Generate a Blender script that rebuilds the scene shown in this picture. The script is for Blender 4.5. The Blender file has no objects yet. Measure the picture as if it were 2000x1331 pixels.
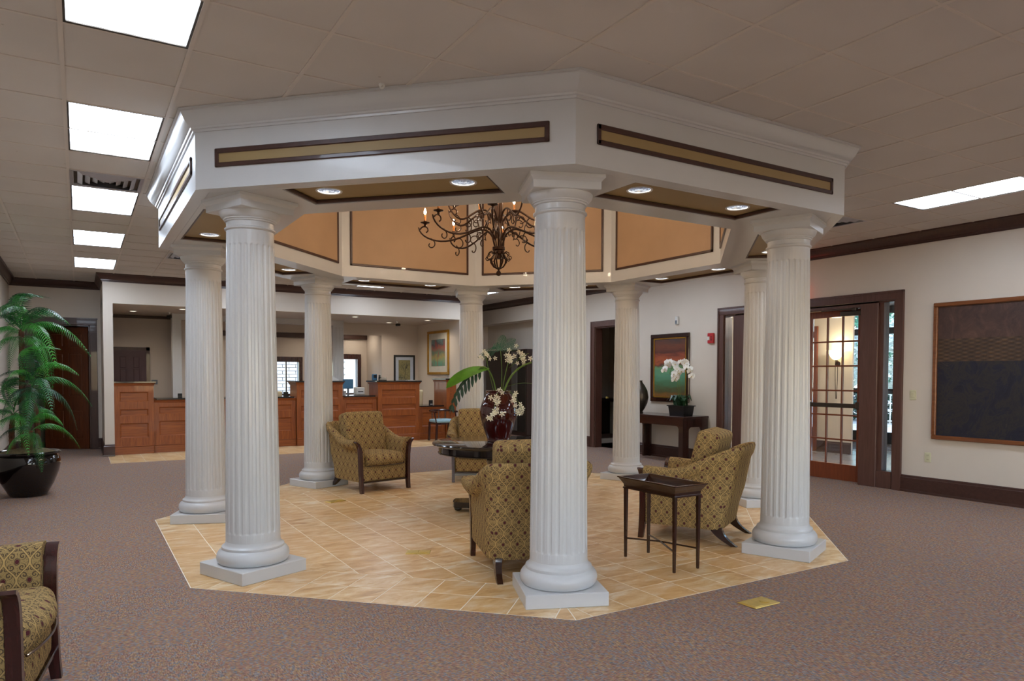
import bpy, math, random
from mathutils import Vector, Matrix
R = math.radians
random.seed(7)
SC = bpy.context.scene
COL = SC.collection

# ------------------------------------------------------------------ camera
PHI, PITCH, ROLL, EYE, FPX = 0.5463, 0.0323, 0.002, 1.4837, 1390.2
cam = bpy.data.cameras.new('camera'); camo = bpy.data.objects.new('camera', cam); COL.objects.link(camo)
cam.sensor_width = 36; cam.lens = FPX * 36 / 2000; cam.shift_y = 112.3 / 2000; cam.clip_start = .05; cam.clip_end = 200
rt = Vector((math.cos(PHI), -math.sin(PHI), 0)); fw = Vector((math.sin(PHI), math.cos(PHI), 0)); up = Vector((0, 0, 1))
yc = up * math.cos(PITCH) + fw * math.sin(PITCH); zc = -up * math.sin(PITCH) + fw * math.cos(PITCH)
xc = rt * math.cos(ROLL) + yc * math.sin(ROLL); yc = -rt * math.sin(ROLL) + yc * math.cos(ROLL)
M = Matrix((xc, yc, -zc)).transposed().to_4x4(); M.translation = Vector((0, 0, EYE)); camo.matrix_world = M
SC.camera = camo
def depth_of(p):
    d = Vector(p) - Vector((0, 0, EYE)); return d.dot(zc), d.dot(xc), d.dot(yc)

# ------------------------------------------------------------------ world, exposure
SC.view_settings.view_transform = 'Standard'; SC.view_settings.look = 'None'
SC.view_settings.gamma = 1; SC.view_settings.use_curve_mapping = False
SC.view_settings.exposure = 1.0
W = bpy.data.worlds.new('world'); SC.world = W; W.use_nodes = True
nt = W.node_tree; nt.nodes.clear()
sky = nt.nodes.new('ShaderNodeTexSky'); sky.sky_type = 'NISHITA'; sky.sun_elevation = R(38); sky.sun_rotation = R(200); sky.sun_disc = False
bg = nt.nodes.new('ShaderNodeBackground'); bg.inputs[1].default_value = .45
wo = nt.nodes.new('ShaderNodeOutputWorld'); nt.links.new(sky.outputs[0], bg.inputs[0]); nt.links.new(bg.outputs[0], wo.inputs[0])
sun = bpy.data.lights.new('sun', 'SUN'); sun.energy = 3.0; sun.angle = R(1); sun.color = (1, .95, .85)
so = bpy.data.objects.new('sun', sun); COL.objects.link(so); so.rotation_euler = (R(50), 0, R(40)); so.location = (30, 0, 20)
P_TROFFER, P_DOWN, P_BULB, P_TELLER = 7.2, 4.8, 3.4, 15.0

# ------------------------------------------------------------------ materials
def lin(c):
    if isinstance(c, str): c = [int(c[i:i + 2], 16) / 255 for i in (0, 2, 4)]
    return tuple(((v / 12.92) if v <= .04045 else ((v + .055) / 1.055) ** 2.4) for v in c) + (1,)
class NT:
    def __init__(s, name):
        s.m = bpy.data.materials.new(name); s.m.use_nodes = True; s.t = s.m.node_tree; s.b = s.t.nodes['Principled BSDF']
    def n(s, typ, **kw):
        o = s.t.nodes.new('ShaderNode' + typ)
        for k, v in kw.items(): setattr(o, k, v)
        return o
    def l(s, a, b): s.t.links.new(a, b)
    def math(s, op, a, b=None, c=None):
        o = s.n('Math', operation=op)
        for i, v in enumerate((a, b, c)):
            if v is None: continue
            if hasattr(v, 'links'): s.l(v, o.inputs[i])
            else: o.inputs[i].default_value = v
        return o.outputs[0]
    def coords(s, which='Object', scale=(1, 1, 1)):
        if which == 'World': src = s.n('NewGeometry').outputs['Position']
        else: src = s.n('TexCoord').outputs[which]
        mp = s.n('Mapping'); mp.inputs['Scale'].default_value = scale; s.l(src, mp.inputs[0]); return mp.outputs[0]
    def noise(s, vec, scale, detail=3, rough=.5, dist=0):
        o = s.n('TexNoise'); s.l(vec, o.inputs['Vector']); o.inputs['Scale'].default_value = scale
        o.inputs['Detail'].default_value = detail; o.inputs['Roughness'].default_value = rough; o.inputs['Distortion'].default_value = dist
        return o.outputs['Fac']
    def ramp(s, fac, stops, interp='LINEAR'):
        o = s.n('ValToRGB'); s.l(fac, o.inputs[0]); r = o.color_ramp; r.interpolation = interp
        while len(r.elements) < len(stops): r.elements.new(.5)
        for e, (p, c) in zip(r.elements, stops): e.position = p; e.color = lin(c)
        return o.outputs[0]
    def mix(s, fac, a, b, blend='MIX'):
        o = s.n('Mix', data_type='RGBA', blend_type=blend)
        for i, v in ((0, fac), (6, a), (7, b)):
            if hasattr(v, 'links'): s.l(v, o.inputs[i])
            elif isinstance(v, (int, float)): o.inputs[i].default_value = v
            else: o.inputs[i].default_value = lin(v)
        return o.outputs[2]
    def bump(s, h, strength=.2, dist=.01):
        o = s.n('Bump'); o.inputs['Strength'].default_value = strength; o.inputs['Distance'].default_value = dist
        s.l(h, o.inputs['Height']); s.l(o.outputs[0], s.b.inputs['Normal'])
def plain(name, col, rough=.5, metal=0, var=.05, scale=6, bump=0, coat=0, spec=.5):
    m = NT(name); v = m.coords('Object')
    f = m.noise(v, scale, 3)
    c = lin(col); lo = tuple(x * (1 - var) for x in c[:3]); hi = tuple(min(1, x * (1 + var)) for x in c[:3])
    r = m.n('ValToRGB'); m.l(f, r.inputs[0]); r.color_ramp.elements[0].position = .3; r.color_ramp.elements[1].position = .7
    r.color_ramp.elements[0].color = lo + (1,); r.color_ramp.elements[1].color = hi + (1,)
    m.l(r.outputs[0], m.b.inputs['Base Color'])
    m.b.inputs['Roughness'].default_value = rough; m.b.inputs['Metallic'].default_value = metal
    m.b.inputs['Coat Weight'].default_value = coat; m.b.inputs['Specular IOR Level'].default_value = spec
    if bump: m.bump(m.noise(v, scale * 12, 4), bump, .004)
    return m.m
def wood(name, dark, light, rough=.35, along='Z', scale=1., coat=.2):
    m = NT(name); sc = {'X': (1.2, 14, 14), 'Y': (14, 1.2, 14), 'Z': (14, 14, 1.2)}[along]
    v = m.coords('Object', tuple(k * scale for k in sc)); f = m.noise(v, 2.2, 6, .6, .6)
    v2 = m.coords('Object'); g = m.noise(v2, 3, 2)
    c = m.ramp(f, [(.3, dark), (.7, light)]); c2 = m.mix(m.math('MULTIPLY', g, .35), c, dark)
    m.l(c2, m.b.inputs['Base Color']); m.b.inputs['Roughness'].default_value = rough; m.b.inputs['Coat Weight'].default_value = coat
    m.bump(f, .05, .002); return m.m
def emit(name, col, strength):
    m = NT(name); e = m.b; e.inputs['Base Color'].default_value = (0, 0, 0, 1)
    e.inputs['Emission Color'].default_value = lin(col); e.inputs['Emission Strength'].default_value = strength; return m.m

MT = {}
MT['paint'] = plain('white_paint', 'c9cacb', .30, var=.01, coat=.15)
MT['wall'] = plain('wall_paint', 'd6cbbd', .65, var=.02, scale=2, bump=.03)
MT['wall_cool'] = plain('wall_paint_back_office', 'cbc0b6', .65, var=.02, scale=2)
MT['drum'] = plain('drum_panel_paint', 'b49474', .6, var=.06, scale=2)
MT['tan'] = plain('tan_panel_paint', '9b8459', .5, var=.05, scale=2)
MT['trim'] = wood('dark_brown_trim', '3a221b', '4b2e26', .4)
MT['trimx'] = wood('dark_brown_trim_flat', '3a221b', '4b2e26', .4, 'X')
MT['doortrim'] = wood('brown_door_frame', '4e3128', '63433a', .4)
MT['espresso'] = wood('espresso_wood', '23110c', '3a1d15', .22, coat=.4)
MT['espressox'] = wood('espresso_wood_long', '23110c', '3a1d15', .22, 'Y', coat=.4)
MT['cherry'] = wood('cherry_wood', '7a3a15', 'a85c24', .35)
MT['cherryx'] = wood('cherry_wood_long', '7a3a15', 'a85c24', .35, 'X')
MT['doorwood'] = wood('stained_door_wood', '47220f', '6b3516', .35)
MT['frenchwood'] = wood('orange_brown_door_wood', '6a3018', '84421f', .35)
MT['blackwood'] = wood('black_lacquer_wood', '0f0c0e', '1c1617', .12, 'X', coat=.6)
MT['granite'] = plain('black_granite', '1d1d20', .12, var=.5, scale=60, coat=.3)
MT['tbar'] = plain('ceiling_grid_metal', 'd3cac0', .45, var=.02)
MT['brass'] = plain('polished_brass', 'd8bc66', .3, .55, var=.1, scale=20)
MT['bronze'] = plain('bronze_iron', '3a261a', .38, .75, var=.25, scale=30)
MT['chrome'] = plain('satin_steel', '9a9894', .3, .9, var=.05)
MT['steel_dark'] = plain('dark_bronze_metal', '4c453e', .35, .8)
MT['doorpaint'] = plain('plum_brown_door_paint', '4d3438', .5)
MT['ventmetal'] = plain('silver_vent_paint', 'b4b4ba', .3, .3)
MT['pot'] = plain('black_glazed_ceramic', '0b0707', .08, var=.2, coat=.5)
MT['vase'] = plain('maroon_glazed_ceramic', '3c0d0b', .07, var=.25, scale=4, coat=.6)
MT['greenpot'] = plain('black_planter_box', '101215', .3)
MT['moss'] = plain('dried_moss', '6a5a3c', .9, var=.4, scale=40, bump=.6)
MT['bark'] = plain('palm_bark', '5a3622', .8, var=.4, scale=25, bump=.6)
MT['cream'] = plain('cream_vinyl', 'cdbd98', .45)
MT['blueseat'] = plain('pale_blue_upholstery', '8fb3c0', .6)
MT['black'] = plain('black_plastic', '121214', .4)
MT['grey'] = plain('grey_plastic', '6d7681', .5)
MT['bluebox'] = plain('blue_grey_plastic', '3c6a8a', .4)
MT['white'] = plain('white_plastic', 'dad9d4', .4)
MT['ivory'] = plain('ivory_plastic', 'cdc9a8', .4)
MT['red'] = plain('red_plastic', 'b8252a', .4)
MT['gold'] = plain('gold_leaf_frame', 'a97a1c', .35, .5, var=.15, scale=12)
MT['copperframe'] = wood('copper_brown_frame', '6a3a1c', '8d5630', .3, 'Y')
MT['mat'] = plain('picture_mat', 'c9c6ba', .8)
MT['matblue'] = plain('cool_picture_mat', 'aeb8c8', .8)
MT['purplewood'] = wood('dark_red_wood', '2c1010', '44201c', .25, coat=.4)
MT['petal'] = plain('white_petal', 'f1f0ea', .5, var=.02)
MT['petalg'] = plain('cream_green_petal', 'f0efdc', .5, var=.08, scale=20)
MT['lip'] = plain('yellow_lip', 'c9a83a', .5)
MT['stem'] = plain('green_stem', '5c7a2a', .5, var=.2)
MT['leafdark'] = plain('dark_green_leaf', '1f4228', .35, var=.35, scale=10)
MT['leafbright'] = plain('bright_green_leaf', '4f8a14', .4, var=.3, scale=8)
MT['fern'] = plain('blue_green_fern', '2f6a50', .5, var=.25, scale=10)
MT['amber'] = plain('amber_candle_sleeve', 'b5712f', .5, var=.2, scale=30)
MT['bulb'] = emit('bulb_glass', 'ffd9ae', 60)
MT['downlens'] = emit('downlight_lamp', 'dfe6ff', 5)
MT['smalllens'] = emit('small_downlight_lamp', 'fff2dc', 1.1)
MT['sconceglow'] = emit('sconce_glass', 'ffe2a0', 3)
MT['exitred'] = emit('exit_red', 'ff2a18', 6)
MT['concrete'] = plain('sunlit_concrete', 'cfc8bd', .8, var=.1, scale=3)
MT['asphalt'] = plain('pavement_tiles', 'a9a8ae', .14, var=.1)
MT['reflector'] = plain('downlight_reflector', 'c9d0da', .12, .9)
MT['painttop'] = plain('grey_shell_paint', 'b9b0a6', .8)

def palm_mat():
    m = NT('palm_leaflet'); oi = m.n('ObjectInfo').outputs['Random']; f = m.noise(m.coords('Object'), 38, 2)
    c = m.ramp(m.math('ADD', m.math('MULTIPLY', oi, .6), m.math('MULTIPLY', f, .5)), [(.25, '0f3520'), (.5, '1f6030'), (.75, '46a038')])
    m.l(c, m.b.inputs['Base Color']); m.b.inputs['Roughness'].default_value = .38; return m.m
MT['palm'] = palm_mat()

def ceil_mat():
    m = NT('ceiling_tile_board'); v = m.coords('World')
    oi = m.n('ObjectInfo').outputs['Random']
    f = m.noise(v, 180, 3, .7); g = m.noise(v, 1.2, 2)
    c = m.ramp(g, [(.3, 'cdc7c0'), (.7, 'd5cfc8')]); c = m.mix(m.math('MULTIPLY', oi, .06), c, 'b0a597')
    vo = m.n('TexVoronoi'); m.l(v, vo.inputs['Vector']); vo.inputs['Scale'].default_value = 3.1
    spot = m.math('LESS_THAN', vo.outputs['Distance'], .028)
    c = m.mix(m.math('MULTIPLY', spot, .35), c, '8a7c6c')
    m.l(c, m.b.inputs['Base Color']); m.b.inputs['Roughness'].default_value = .9; m.bump(f, .25, .003); return m.m
MT['ctile'] = ceil_mat()
def carpet_mat():
    m = NT('carpet_pile'); v = m.coords('World')
    # woven squares whose strands alternate direction
    sep = m.n('SeparateXYZ'); m.l(v, sep.inputs[0])
    ck = m.n('TexChecker'); ck.inputs['Scale'].default_value = 1.64; m.l(v, ck.inputs['Vector'])
    va = m.coords('World', (1, .28, 1)); vb = m.coords('World', (.28, 1, 1))
    na = m.n('TexNoise'); m.l(va, na.inputs[0]); nb = m.n('TexNoise'); m.l(vb, nb.inputs[0])
    for n_ in (na, nb):
        n_.inputs['Scale'].default_value = 130; n_.inputs['Detail'].default_value = 3
    f = m.n('Mix', data_type='FLOAT'); m.l(ck.outputs['Fac'], f.inputs[0]); m.l(na.outputs['Fac'], f.inputs[2]); m.l(nb.outputs['Fac'], f.inputs[3])
    vo = m.n('TexVoronoi'); vo.inputs['Scale'].default_value = 95; m.l(m.coords('World', (1, .6, 1)), vo.inputs['Vector'])
    base = m.ramp(f.outputs[0], [(.3, '4c4848'), (.45, '83756a'), (.56, 'a08e7c'), (.72, 'c8b49c')])
    sep2 = m.n('SeparateColor'); m.l(vo.outputs['Color'], sep2.inputs[0])
    hue = m.ramp(sep2.outputs[0], [(.0, '96584a'), (.3, '687488'), (.55, 'a87c48'), (.8, '7a5a54'), (1, '9a9aa4')], 'CONSTANT')
    c = m.mix(.45, base, hue)
    big = m.noise(v, .8, 2)
    c = m.mix(m.math('MULTIPLY', big, .15), c, '8d7d70')
    m.l(c, m.b.inputs['Base Color']); m.b.inputs['Roughness'].default_value = .95; m.b.inputs['Specular IOR Level'].default_value = .1
    m.bump(f.outputs[0], .5, .004); return m.m
MT['carpet'] = carpet_mat()
def stone_mat():
    m = NT('marbled_ceramic'); v = m.coords('World'); oi = m.n('ObjectInfo').outputs['Random']
    add = m.n('VectorMath', operation='ADD'); cb = m.n('CombineXYZ'); m.l(m.math('MULTIPLY', oi, 37.), cb.inputs[0]); m.l(m.math('MULTIPLY', oi, 91.), cb.inputs[1])
    m.l(v, add.inputs[0]); m.l(cb.outputs[0], add.inputs[1])
    mp = m.n('Mapping'); m.l(add.outputs[0], mp.inputs[0]); mp.inputs['Scale'].default_value = (.8, 1.9, 1); mp.inputs['Rotation'].default_value = (0, 0, .55)
    f = m.noise(mp.outputs[0], 5.0, 6, .66, .5); g = m.noise(mp.outputs[0], 2.2, 3, .5, .5)
    c = m.ramp(f, [(.30, 'a8733e'), (.43, 'd0a66c'), (.54, 'e2c598'), (.68, 'f4ebd8')])
    c = m.mix(m.math('MULTIPLY', g, .45), c, 'd6b07c'); c = m.mix(m.math('MULTIPLY', oi, .45), c, 'ce9e60')
    m.l(c, m.b.inputs['Base Color']); m.b.inputs['Roughness'].default_value = .33; m.bump(f, .04, .002); return m.m
MT['stone'] = stone_mat()
MT['grout'] = plain('grout', 'f2eadc', .8)
def fabric_mat():
    m = NT('damask_upholstery'); uv = m.n('TexCoord').outputs['UV']
    sep = m.n('SeparateXYZ'); m.l(uv, sep.inputs[0]); u, v = sep.outputs[0], sep.outputs[1]
    tp = 2 * math.pi; M_ = m.math
    U = M_('PINGPONG', u, .052); V = M_('PINGPONG', v, .085)          # mirrored half-drop repeat
    curve = M_('MULTIPLY', M_('ADD', M_('COSINE', M_('MULTIPLY', V, math.pi / .085)), 1), .026)
    line = M_('LESS_THAN', M_('ABSOLUTE', M_('SUBTRACT', U, curve)), .0042)
    edge = M_('LESS_THAN', M_('ABSOLUTE', M_('SUBTRACT', U, curve)), .0066)
    def dist(a, b, sv=1.):
        x = M_('SUBTRACT', U, a); y = M_('MULTIPLY', M_('SUBTRACT', V, b), sv)
        return M_('SQRT', M_('ADD', M_('MULTIPLY', x, x), M_('MULTIPLY', y, y))), M_('ARCTAN2', y, x)
    dark = None
    for a, b, ph, rad in ((.0215, .024, 0, .0165), (.0305, .061, 3.1, .0165), (.011, .050, 1.5, .010), (.041, .035, 4.6, .010)):
        r, th = dist(a, b); sp = M_('SINE', M_('ADD', M_('MULTIPLY', r, tp / .0118), M_('ADD', th, ph)))
        d = M_('MULTIPLY', M_('GREATER_THAN', sp, .25), M_('LESS_THAN', r, rad)); dark = d if dark is None else M_('MAXIMUM', dark, d)
    r1, _ = dist(0, 0, .8); r2, _ = dist(.052, .085, .8); rm = M_('MINIMUM', r1, r2)
    motif = M_('LESS_THAN', rm, .0085); ring = M_('MULTIPLY', M_('LESS_THAN', rm, .0125), M_('GREATER_THAN', rm, .0095))
    n0 = m.noise(uv, 160, 2, .6); speck = M_('GREATER_THAN', n0, .60)
    dark = M_('MAXIMUM', M_('MAXIMUM', dark, M_('MULTIPLY', speck, .8)), M_('MAXIMUM', ring, edge))
    n1 = m.noise(uv, 420, 3, .7)
    base = m.ramp(n1, [(.3, '8f764c'), (.7, 'b29764')])
    c = m.mix(M_('MULTIPLY', dark, .80), base, '30272a')
    c = m.mix(M_('MULTIPLY', line, .92), c, 'c0a068')
    c = m.mix(motif, c, '55282e')
    m.l(c, m.b.inputs['Base Color']); m.b.inputs['Roughness'].default_value = .9; m.b.inputs['Specular IOR Level'].default_value = .2
    m.bump(n1, .35, .003); return m.m
MT['fabric'] = fabric_mat()
def troffer_mat():
    m = NT('prismatic_diffuser'); v = m.coords('Object')
    sep = m.n('SeparateXYZ'); m.l(v, sep.inputs[0])
    a = m.math('COSINE', m.math('MULTIPLY', sep.outputs[0], 2 * math.pi / .14)); b = m.math('COSINE', m.math('MULTIPLY', sep.outputs[1], 2 * math.pi / .2))
    g = m.math('MULTIPLY', m.math('ADD', a, 1), m.math('ADD', b, 1))
    st = m.math('MULTIPLY', m.math('SUBTRACT', 1.25, m.math('MULTIPLY', g, .16)), P_TROFFER)
    m.b.inputs['Base Color'].default_value = (.8, .8, .8, 1); m.b.inputs['Emission Color'].default_value = lin('d8e6f8'); m.l(st, m.b.inputs['Emission Strength'])
    return m.m
MT['troffer'] = troffer_mat()
def glass_mat(name='clear_glass', tint=(.93, .97, 1)):
    m = NT(name); t = m.t
    tr = m.n('BsdfTransparent'); tr.inputs[0].default_value = tint + (1,); gl = m.n('BsdfGlossy'); gl.inputs['Roughness'].default_value = .02
    mx = m.n('MixShader'); lw = m.n('Fresnel'); lw.inputs[0].default_value = 1.45
    m.l(lw.outputs[0], mx.inputs[0]); m.l(tr.outputs[0], mx.inputs[1]); m.l(gl.outputs[0], mx.inputs[2])
    m.l(mx.outputs[0], t.nodes['Material Output'].inputs[0]); return m.m
MT['glass'] = glass_mat()
def art_mat(name, kind):
    m = NT(name); g = m.n('TexCoord').outputs['Generated']; sep = m.n('SeparateXYZ'); m.l(g, sep.inputs[0])
    y, z = (sep.outputs[1], sep.outputs[2]); x = sep.outputs[0]
    if kind == 'sunset':
        f = m.noise(m.coords('Object', (1, 1, 4)), 2.6, 5, .6, .4)
        h = m.math('ADD', z, m.math('MULTIPLY', m.math('SUBTRACT', f, .5), .28))
        c = m.ramp(h, [(.02, '8a5c28'), (.12, '55532f'), (.22, '4a7350'), (.4, '5a9272'), (.5, '6a9a6a'), (.55, '5a3328'), (.61, 'a8542e'), (.68, '94482a'), (.76, '54281f'), (.86, '6e3a22'), (.97, '46302a')])
    elif kind == 'abstract':
        f = m.noise(m.coords('Object', (1, 1, 1)), 7, 4, .6, .5); f2 = m.noise(m.coords('Object', (1, 2, .6)), 5, 3)
        h = m.math('ADD', m.math('MULTIPLY', z, .75), m.math('MULTIPLY', f, .35))
        c = m.ramp(h, [(.1, '4d8c7c'), (.3, '6a9a80'), (.42, 'a8965a'), (.55, '5a7a6a'), (.68, '9a5a4a'), (.78, '4a5058'), (.95, '6a8a8a')])
        c = m.mix(m.math('MULTIPLY', m.math('GREATER_THAN', f2, .58), .55), c, 'a04038')
    elif kind == 'twig':
        f = m.noise(m.coords('Object'), 9, 4, .6, 1.5)
        c = m.ramp(f, [(.3, '4a4a3c'), (.45, '7a7450'), (.6, '8c8458'), (.8, '6e6a50')])
    elif kind == 'hide':
        f = m.noise(m.coords('Object', (1, 1, .7)), 5, 8, .7, 1.2)
        lo = m.ramp(f, [(.3, '0e0f1a'), (.45, '161a2c'), (.52, '2c2826'), (.6, '1a1c28'), (.75, '4a3c30')])
        hi = m.ramp(f, [(.3, '3a2a28'), (.5, '4a3630'), (.75, '644a3e')])
        wy = m.math('SINE', m.math('MULTIPLY', y, 2 * math.pi * 14)); wz = m.math('SINE', m.math('MULTIPLY', z, 2 * math.pi * 34))
        ti = m.math('MULTIPLY', m.math('MULTIPLY', wy, wz), .5)
        mid = m.ramp(m.math('ADD', m.math('MULTIPLY', ti, .5), f), [(.1, '2e231c'), (.6, '4a382a'), (1.0, '6e543a')])
        k = m.math('GREATER_THAN', z, .75); k2 = m.math('GREATER_THAN', z, .575)
        c = m.mix(k2, lo, m.mix(k, mid, hi))
        m.bump(m.math('ADD', f, m.math('MULTIPLY', m.math('MULTIPLY', ti, m.math('SUBTRACT', k2, k)), .6)), .5, .01)
    m.l(c, m.b.inputs['Base Color']); m.b.inputs['Roughness'].default_value = .45 if kind != 'hide' else .55
    return m.m
MT['sunset'] = art_mat('sunset_canvas', 'sunset'); MT['abstract'] = art_mat('abstract_print', 'abstract')
MT['twig'] = art_mat('twig_print', 'twig'); MT['hide'] = art_mat('tooled_hide', 'hide')

# ------------------------------------------------------------------ mesh builder
class MB:
    def __init__(s): s.v = []; s.f = []; s.mi = []; s.cur = 0
    def add(s, vs, fs):
        o = len(s.v); s.v += [tuple(p) for p in vs]; s.f += [tuple(i + o for i in f) for f in fs]; s.mi += [s.cur] * len(fs); return s
    def box(s, x0, x1, y0, y1, z0, z1, c=0.0, mat=None):
        x0, x1 = min(x0, x1), max(x0, x1); y0, y1 = min(y0, y1), max(y0, y1); z0, z1 = min(z0, z1), max(z0, z1)
        T = mat if mat else Matrix.Identity(4)
        if c <= 0:
            vs = [(x, y, z) for x in (x0, x1) for y in (y0, y1) for z in (z0, z1)]
            fs = [(0, 1, 3, 2), (4, 6, 7, 5), (0, 4, 5, 1), (2, 3, 7, 6), (0, 2, 6, 4), (1, 5, 7, 3)]
            return s.add([T @ Vector(p) for p in vs], fs)
        c = min(c, (x1 - x0) * .45, (y1 - y0) * .45, (z1 - z0) * .45)
        vs = []; idx = {}
        for i, (x, sx) in enumerate(((x0, 1), (x1, -1))):
            for j, (y, sy) in enumerate(((y0, 1), (y1, -1))):
                for k, (z, sz) in enumerate(((z0, 1), (z1, -1))):
                    idx[i, j, k, 0] = len(vs); vs.append((x, y + sy * c, z + sz * c))
                    idx[i, j, k, 1] = len(vs); vs.append((x + sx * c, y, z + sz * c))
                    idx[i, j, k, 2] = len(vs); vs.append((x + sx * c, y + sy * c, z))
        fs = []
        for i in (0, 1):
            q = [idx[i, 0, 0, 0], idx[i, 0, 1, 0], idx[i, 1, 1, 0], idx[i, 1, 0, 0]]; fs.append(q if i == 0 else q[::-1])
            q = [idx[0, i, 0, 1], idx[1, i, 0, 1], idx[1, i, 1, 1], idx[0, i, 1, 1]]; fs.append(q if i == 0 else q[::-1])
            q = [idx[0, 0, i, 2], idx[0, 1, i, 2], idx[1, 1, i, 2], idx[1, 0, i, 2]]; fs.append(q if i == 0 else q[::-1])
        for i in (0, 1):
            for j in (0, 1):
                e = (i + j) % 2
                q = [idx[i, j, 0, 0], idx[i, j, 0, 1], idx[i, j, 1, 1], idx[i, j, 1, 0]]; fs.append(q if e == 0 else q[::-1])
                q = [idx[i, 0, j, 0], idx[i, 1, j, 0], idx[i, 1, j, 2], idx[i, 0, j, 2]]; fs.append(q if e == 0 else q[::-1])
                q = [idx[0, i, j, 1], idx[0, i, j, 2], idx[1, i, j, 2], idx[1, i, j, 1]]; fs.append(q if e == 0 else q[::-1])
        for i in (0, 1):
            for j in (0, 1):
                for k in (0, 1):
                    q = [idx[i, j, k, 0], idx[i, j, k, 1], idx[i, j, k, 2]]; fs.append(q if (i + j + k) % 2 == 0 else q[::-1])
        return s.add([T @ Vector(p) for p in vs], fs)
    def prism(s, poly, z0, z1):
        n = len(poly); area = sum(poly[i][0] * poly[(i + 1) % n][1] - poly[(i + 1) % n][0] * poly[i][1] for i in range(n))
        if area < 0: poly = poly[::-1]
        vs = [(x, y, z0) for x, y in poly] + [(x, y, z1) for x, y in poly]
        fs = [tuple(range(n))[::-1], tuple(range(n, 2 * n))] + [(i, (i + 1) % n, n + (i + 1) % n, n + i) for i in range(n)]
        return s.add(vs, fs)
    def loft(s, rings, closed=True, caps=True):
        n = len(rings[0]); vs = [p for r in rings for p in r]; fs = []
        for k in range(len(rings) - 1):
            for i in range(n if closed else n - 1):
                j = (i + 1) % n; fs.append((k * n + i, k * n + j, (k + 1) * n + j, (k + 1) * n + i))
        if caps and closed:
            fs.append(tuple(range(n))[::-1]); fs.append(tuple(range((len(rings) - 1) * n, len(rings) * n)))
        return s.add(vs, fs)
    def lathe(s, prof, n=24, c=(0, 0, 0), caps=True):
        rings = [[(c[0] + r * math.cos(2 * math.pi * i / n), c[1] + r * math.sin(2 * math.pi * i / n), c[2] + z) for i in range(n)] for r, z in prof]
        return s.loft(rings, True, caps)
    def tube(s, pts, rad, n=8, caps=True):
        pts = [Vector(p) for p in pts]; m = len(pts)
        if not hasattr(rad, '__len__'): rad = [rad] * m
        rings = []; ref = None
        for i, p in enumerate(pts):
            t = (pts[min(i + 1, m - 1)] - pts[max(i - 1, 0)]).normalized()
            if ref is None: ref = t.orthogonal().normalized()
            ref = (ref - t * ref.dot(t)); ref = ref.normalized() if ref.length > 1e-6 else t.orthogonal().normalized()
            b = t.cross(ref)
            rings.append([p + (ref * math.cos(2 * math.pi * k / n) + b * math.sin(2 * math.pi * k / n)) * rad[i] for k in range(n)])
        return s.loft(rings, True, caps)
    def sphere(s, c, r, n=12, m=8, sq=(1, 1, 1)):
        prof = [(max(1e-4, math.sin(math.pi * k / m)), -math.cos(math.pi * k / m)) for k in range(m + 1)]
        rings = [[(c[0] + a * r * sq[0] * math.cos(2 * math.pi * i / n), c[1] + a * r * sq[1] * math.sin(2 * math.pi * i / n), c[2] + z * r * sq[2]) for i in range(n)] for a, z in prof]
        return s.loft(rings, True, True)
    def cushion(s, cx, cy, cz, w, d, h, r, crown=0., T=None, bulge=0.):
        def ax(half):
            q = max(half - r, .001); a = [-half, -half + r * .3, -half + r * .7, -q] + [q * k / 3 for k in (-2, -1, 0, 1, 2)] + [q, half - r * .7, half - r * .3, half]
            return a
        H = (w / 2, d / 2, h / 2); A = [ax(k) for k in H]; N = 13
        rr = [min(r, k * .98) for k in H]; r0 = min(rr)
        def pt(p):
            inner = Vector([max(-(H[i] - r0), min(H[i] - r0, p[i])) for i in range(3)]); dlt = Vector(p) - inner
            q = inner + (dlt.normalized() * r0 if dlt.length > 1e-6 else dlt)
            kx, ky, kz = q.x / H[0], q.y / H[1], q.z / H[2]
            q.z += (crown * (1 - kx * kx) * (1 - ky * ky)) * (1 if q.z > 0 else -.3)
            q.y += bulge * (1 - kx * kx) * (1 - kz * kz) * (-1 if q.y < 0 else .3)
            q = q + Vector((cx, cy, cz))
            return T @ q if T else q
        for axis in range(3):
            for sg in (0, -1):
                u, v_ = [(1, 2), (2, 0), (0, 1)][axis]; vs = []; fs = []
                for i in range(N):
                    for j in range(N):
                        p = [0, 0, 0]; p[axis] = A[axis][sg]; p[u] = A[u][i]; p[v_] = A[v_][j]; vs.append(pt(p))
                for i in range(N - 1):
                    for j in range(N - 1):
                        q = (i * N + j, (i + 1) * N + j, (i + 1) * N + j + 1, i * N + j + 1); fs.append(q if sg == -1 else q[::-1])
                s.add(vs, fs)
        return s
    def build(s, name, mats, parent=None, loc=None, rot=0, smooth=35, uv=False, weld=False):
        me = bpy.data.meshes.new(name); me.from_pydata(s.v, [], s.f)
        if not isinstance(mats, (list, tuple)): mats = [mats]
        for m in mats: me.materials.append(MT[m] if isinstance(m, str) else m)
        if len(mats) > 1: me.polygons.foreach_set('material_index', s.mi)
        if weld:
            import bmesh
            bm = bmesh.new(); bm.from_mesh(me); bmesh.ops.remove_doubles(bm, verts=bm.verts, dist=1e-5); bmesh.ops.recalc_face_normals(bm, faces=bm.faces); bm.to_mesh(me); bm.free()
        if smooth:
            me.polygons.foreach_set('use_smooth', [True] * len(me.polygons)); me.set_sharp_from_angle(angle=R(smooth))
        if uv:
            l = me.uv_layers.new(name='UVMap'); co = me.vertices
            for p in me.polygons:
                n = p.normal; ax = max(range(3), key=lambda k: abs(n[k]))
                for li in p.loop_indices:
                    c = co[me.loops[li].vertex_index].co
                    l.data[li].uv = (c.y, c.z) if ax == 0 else ((c.x, c.z) if ax == 1 else (c.x, c.y))
        o = bpy.data.objects.new(name, me); COL.objects.link(o)
        if parent: o.parent = parent
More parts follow.
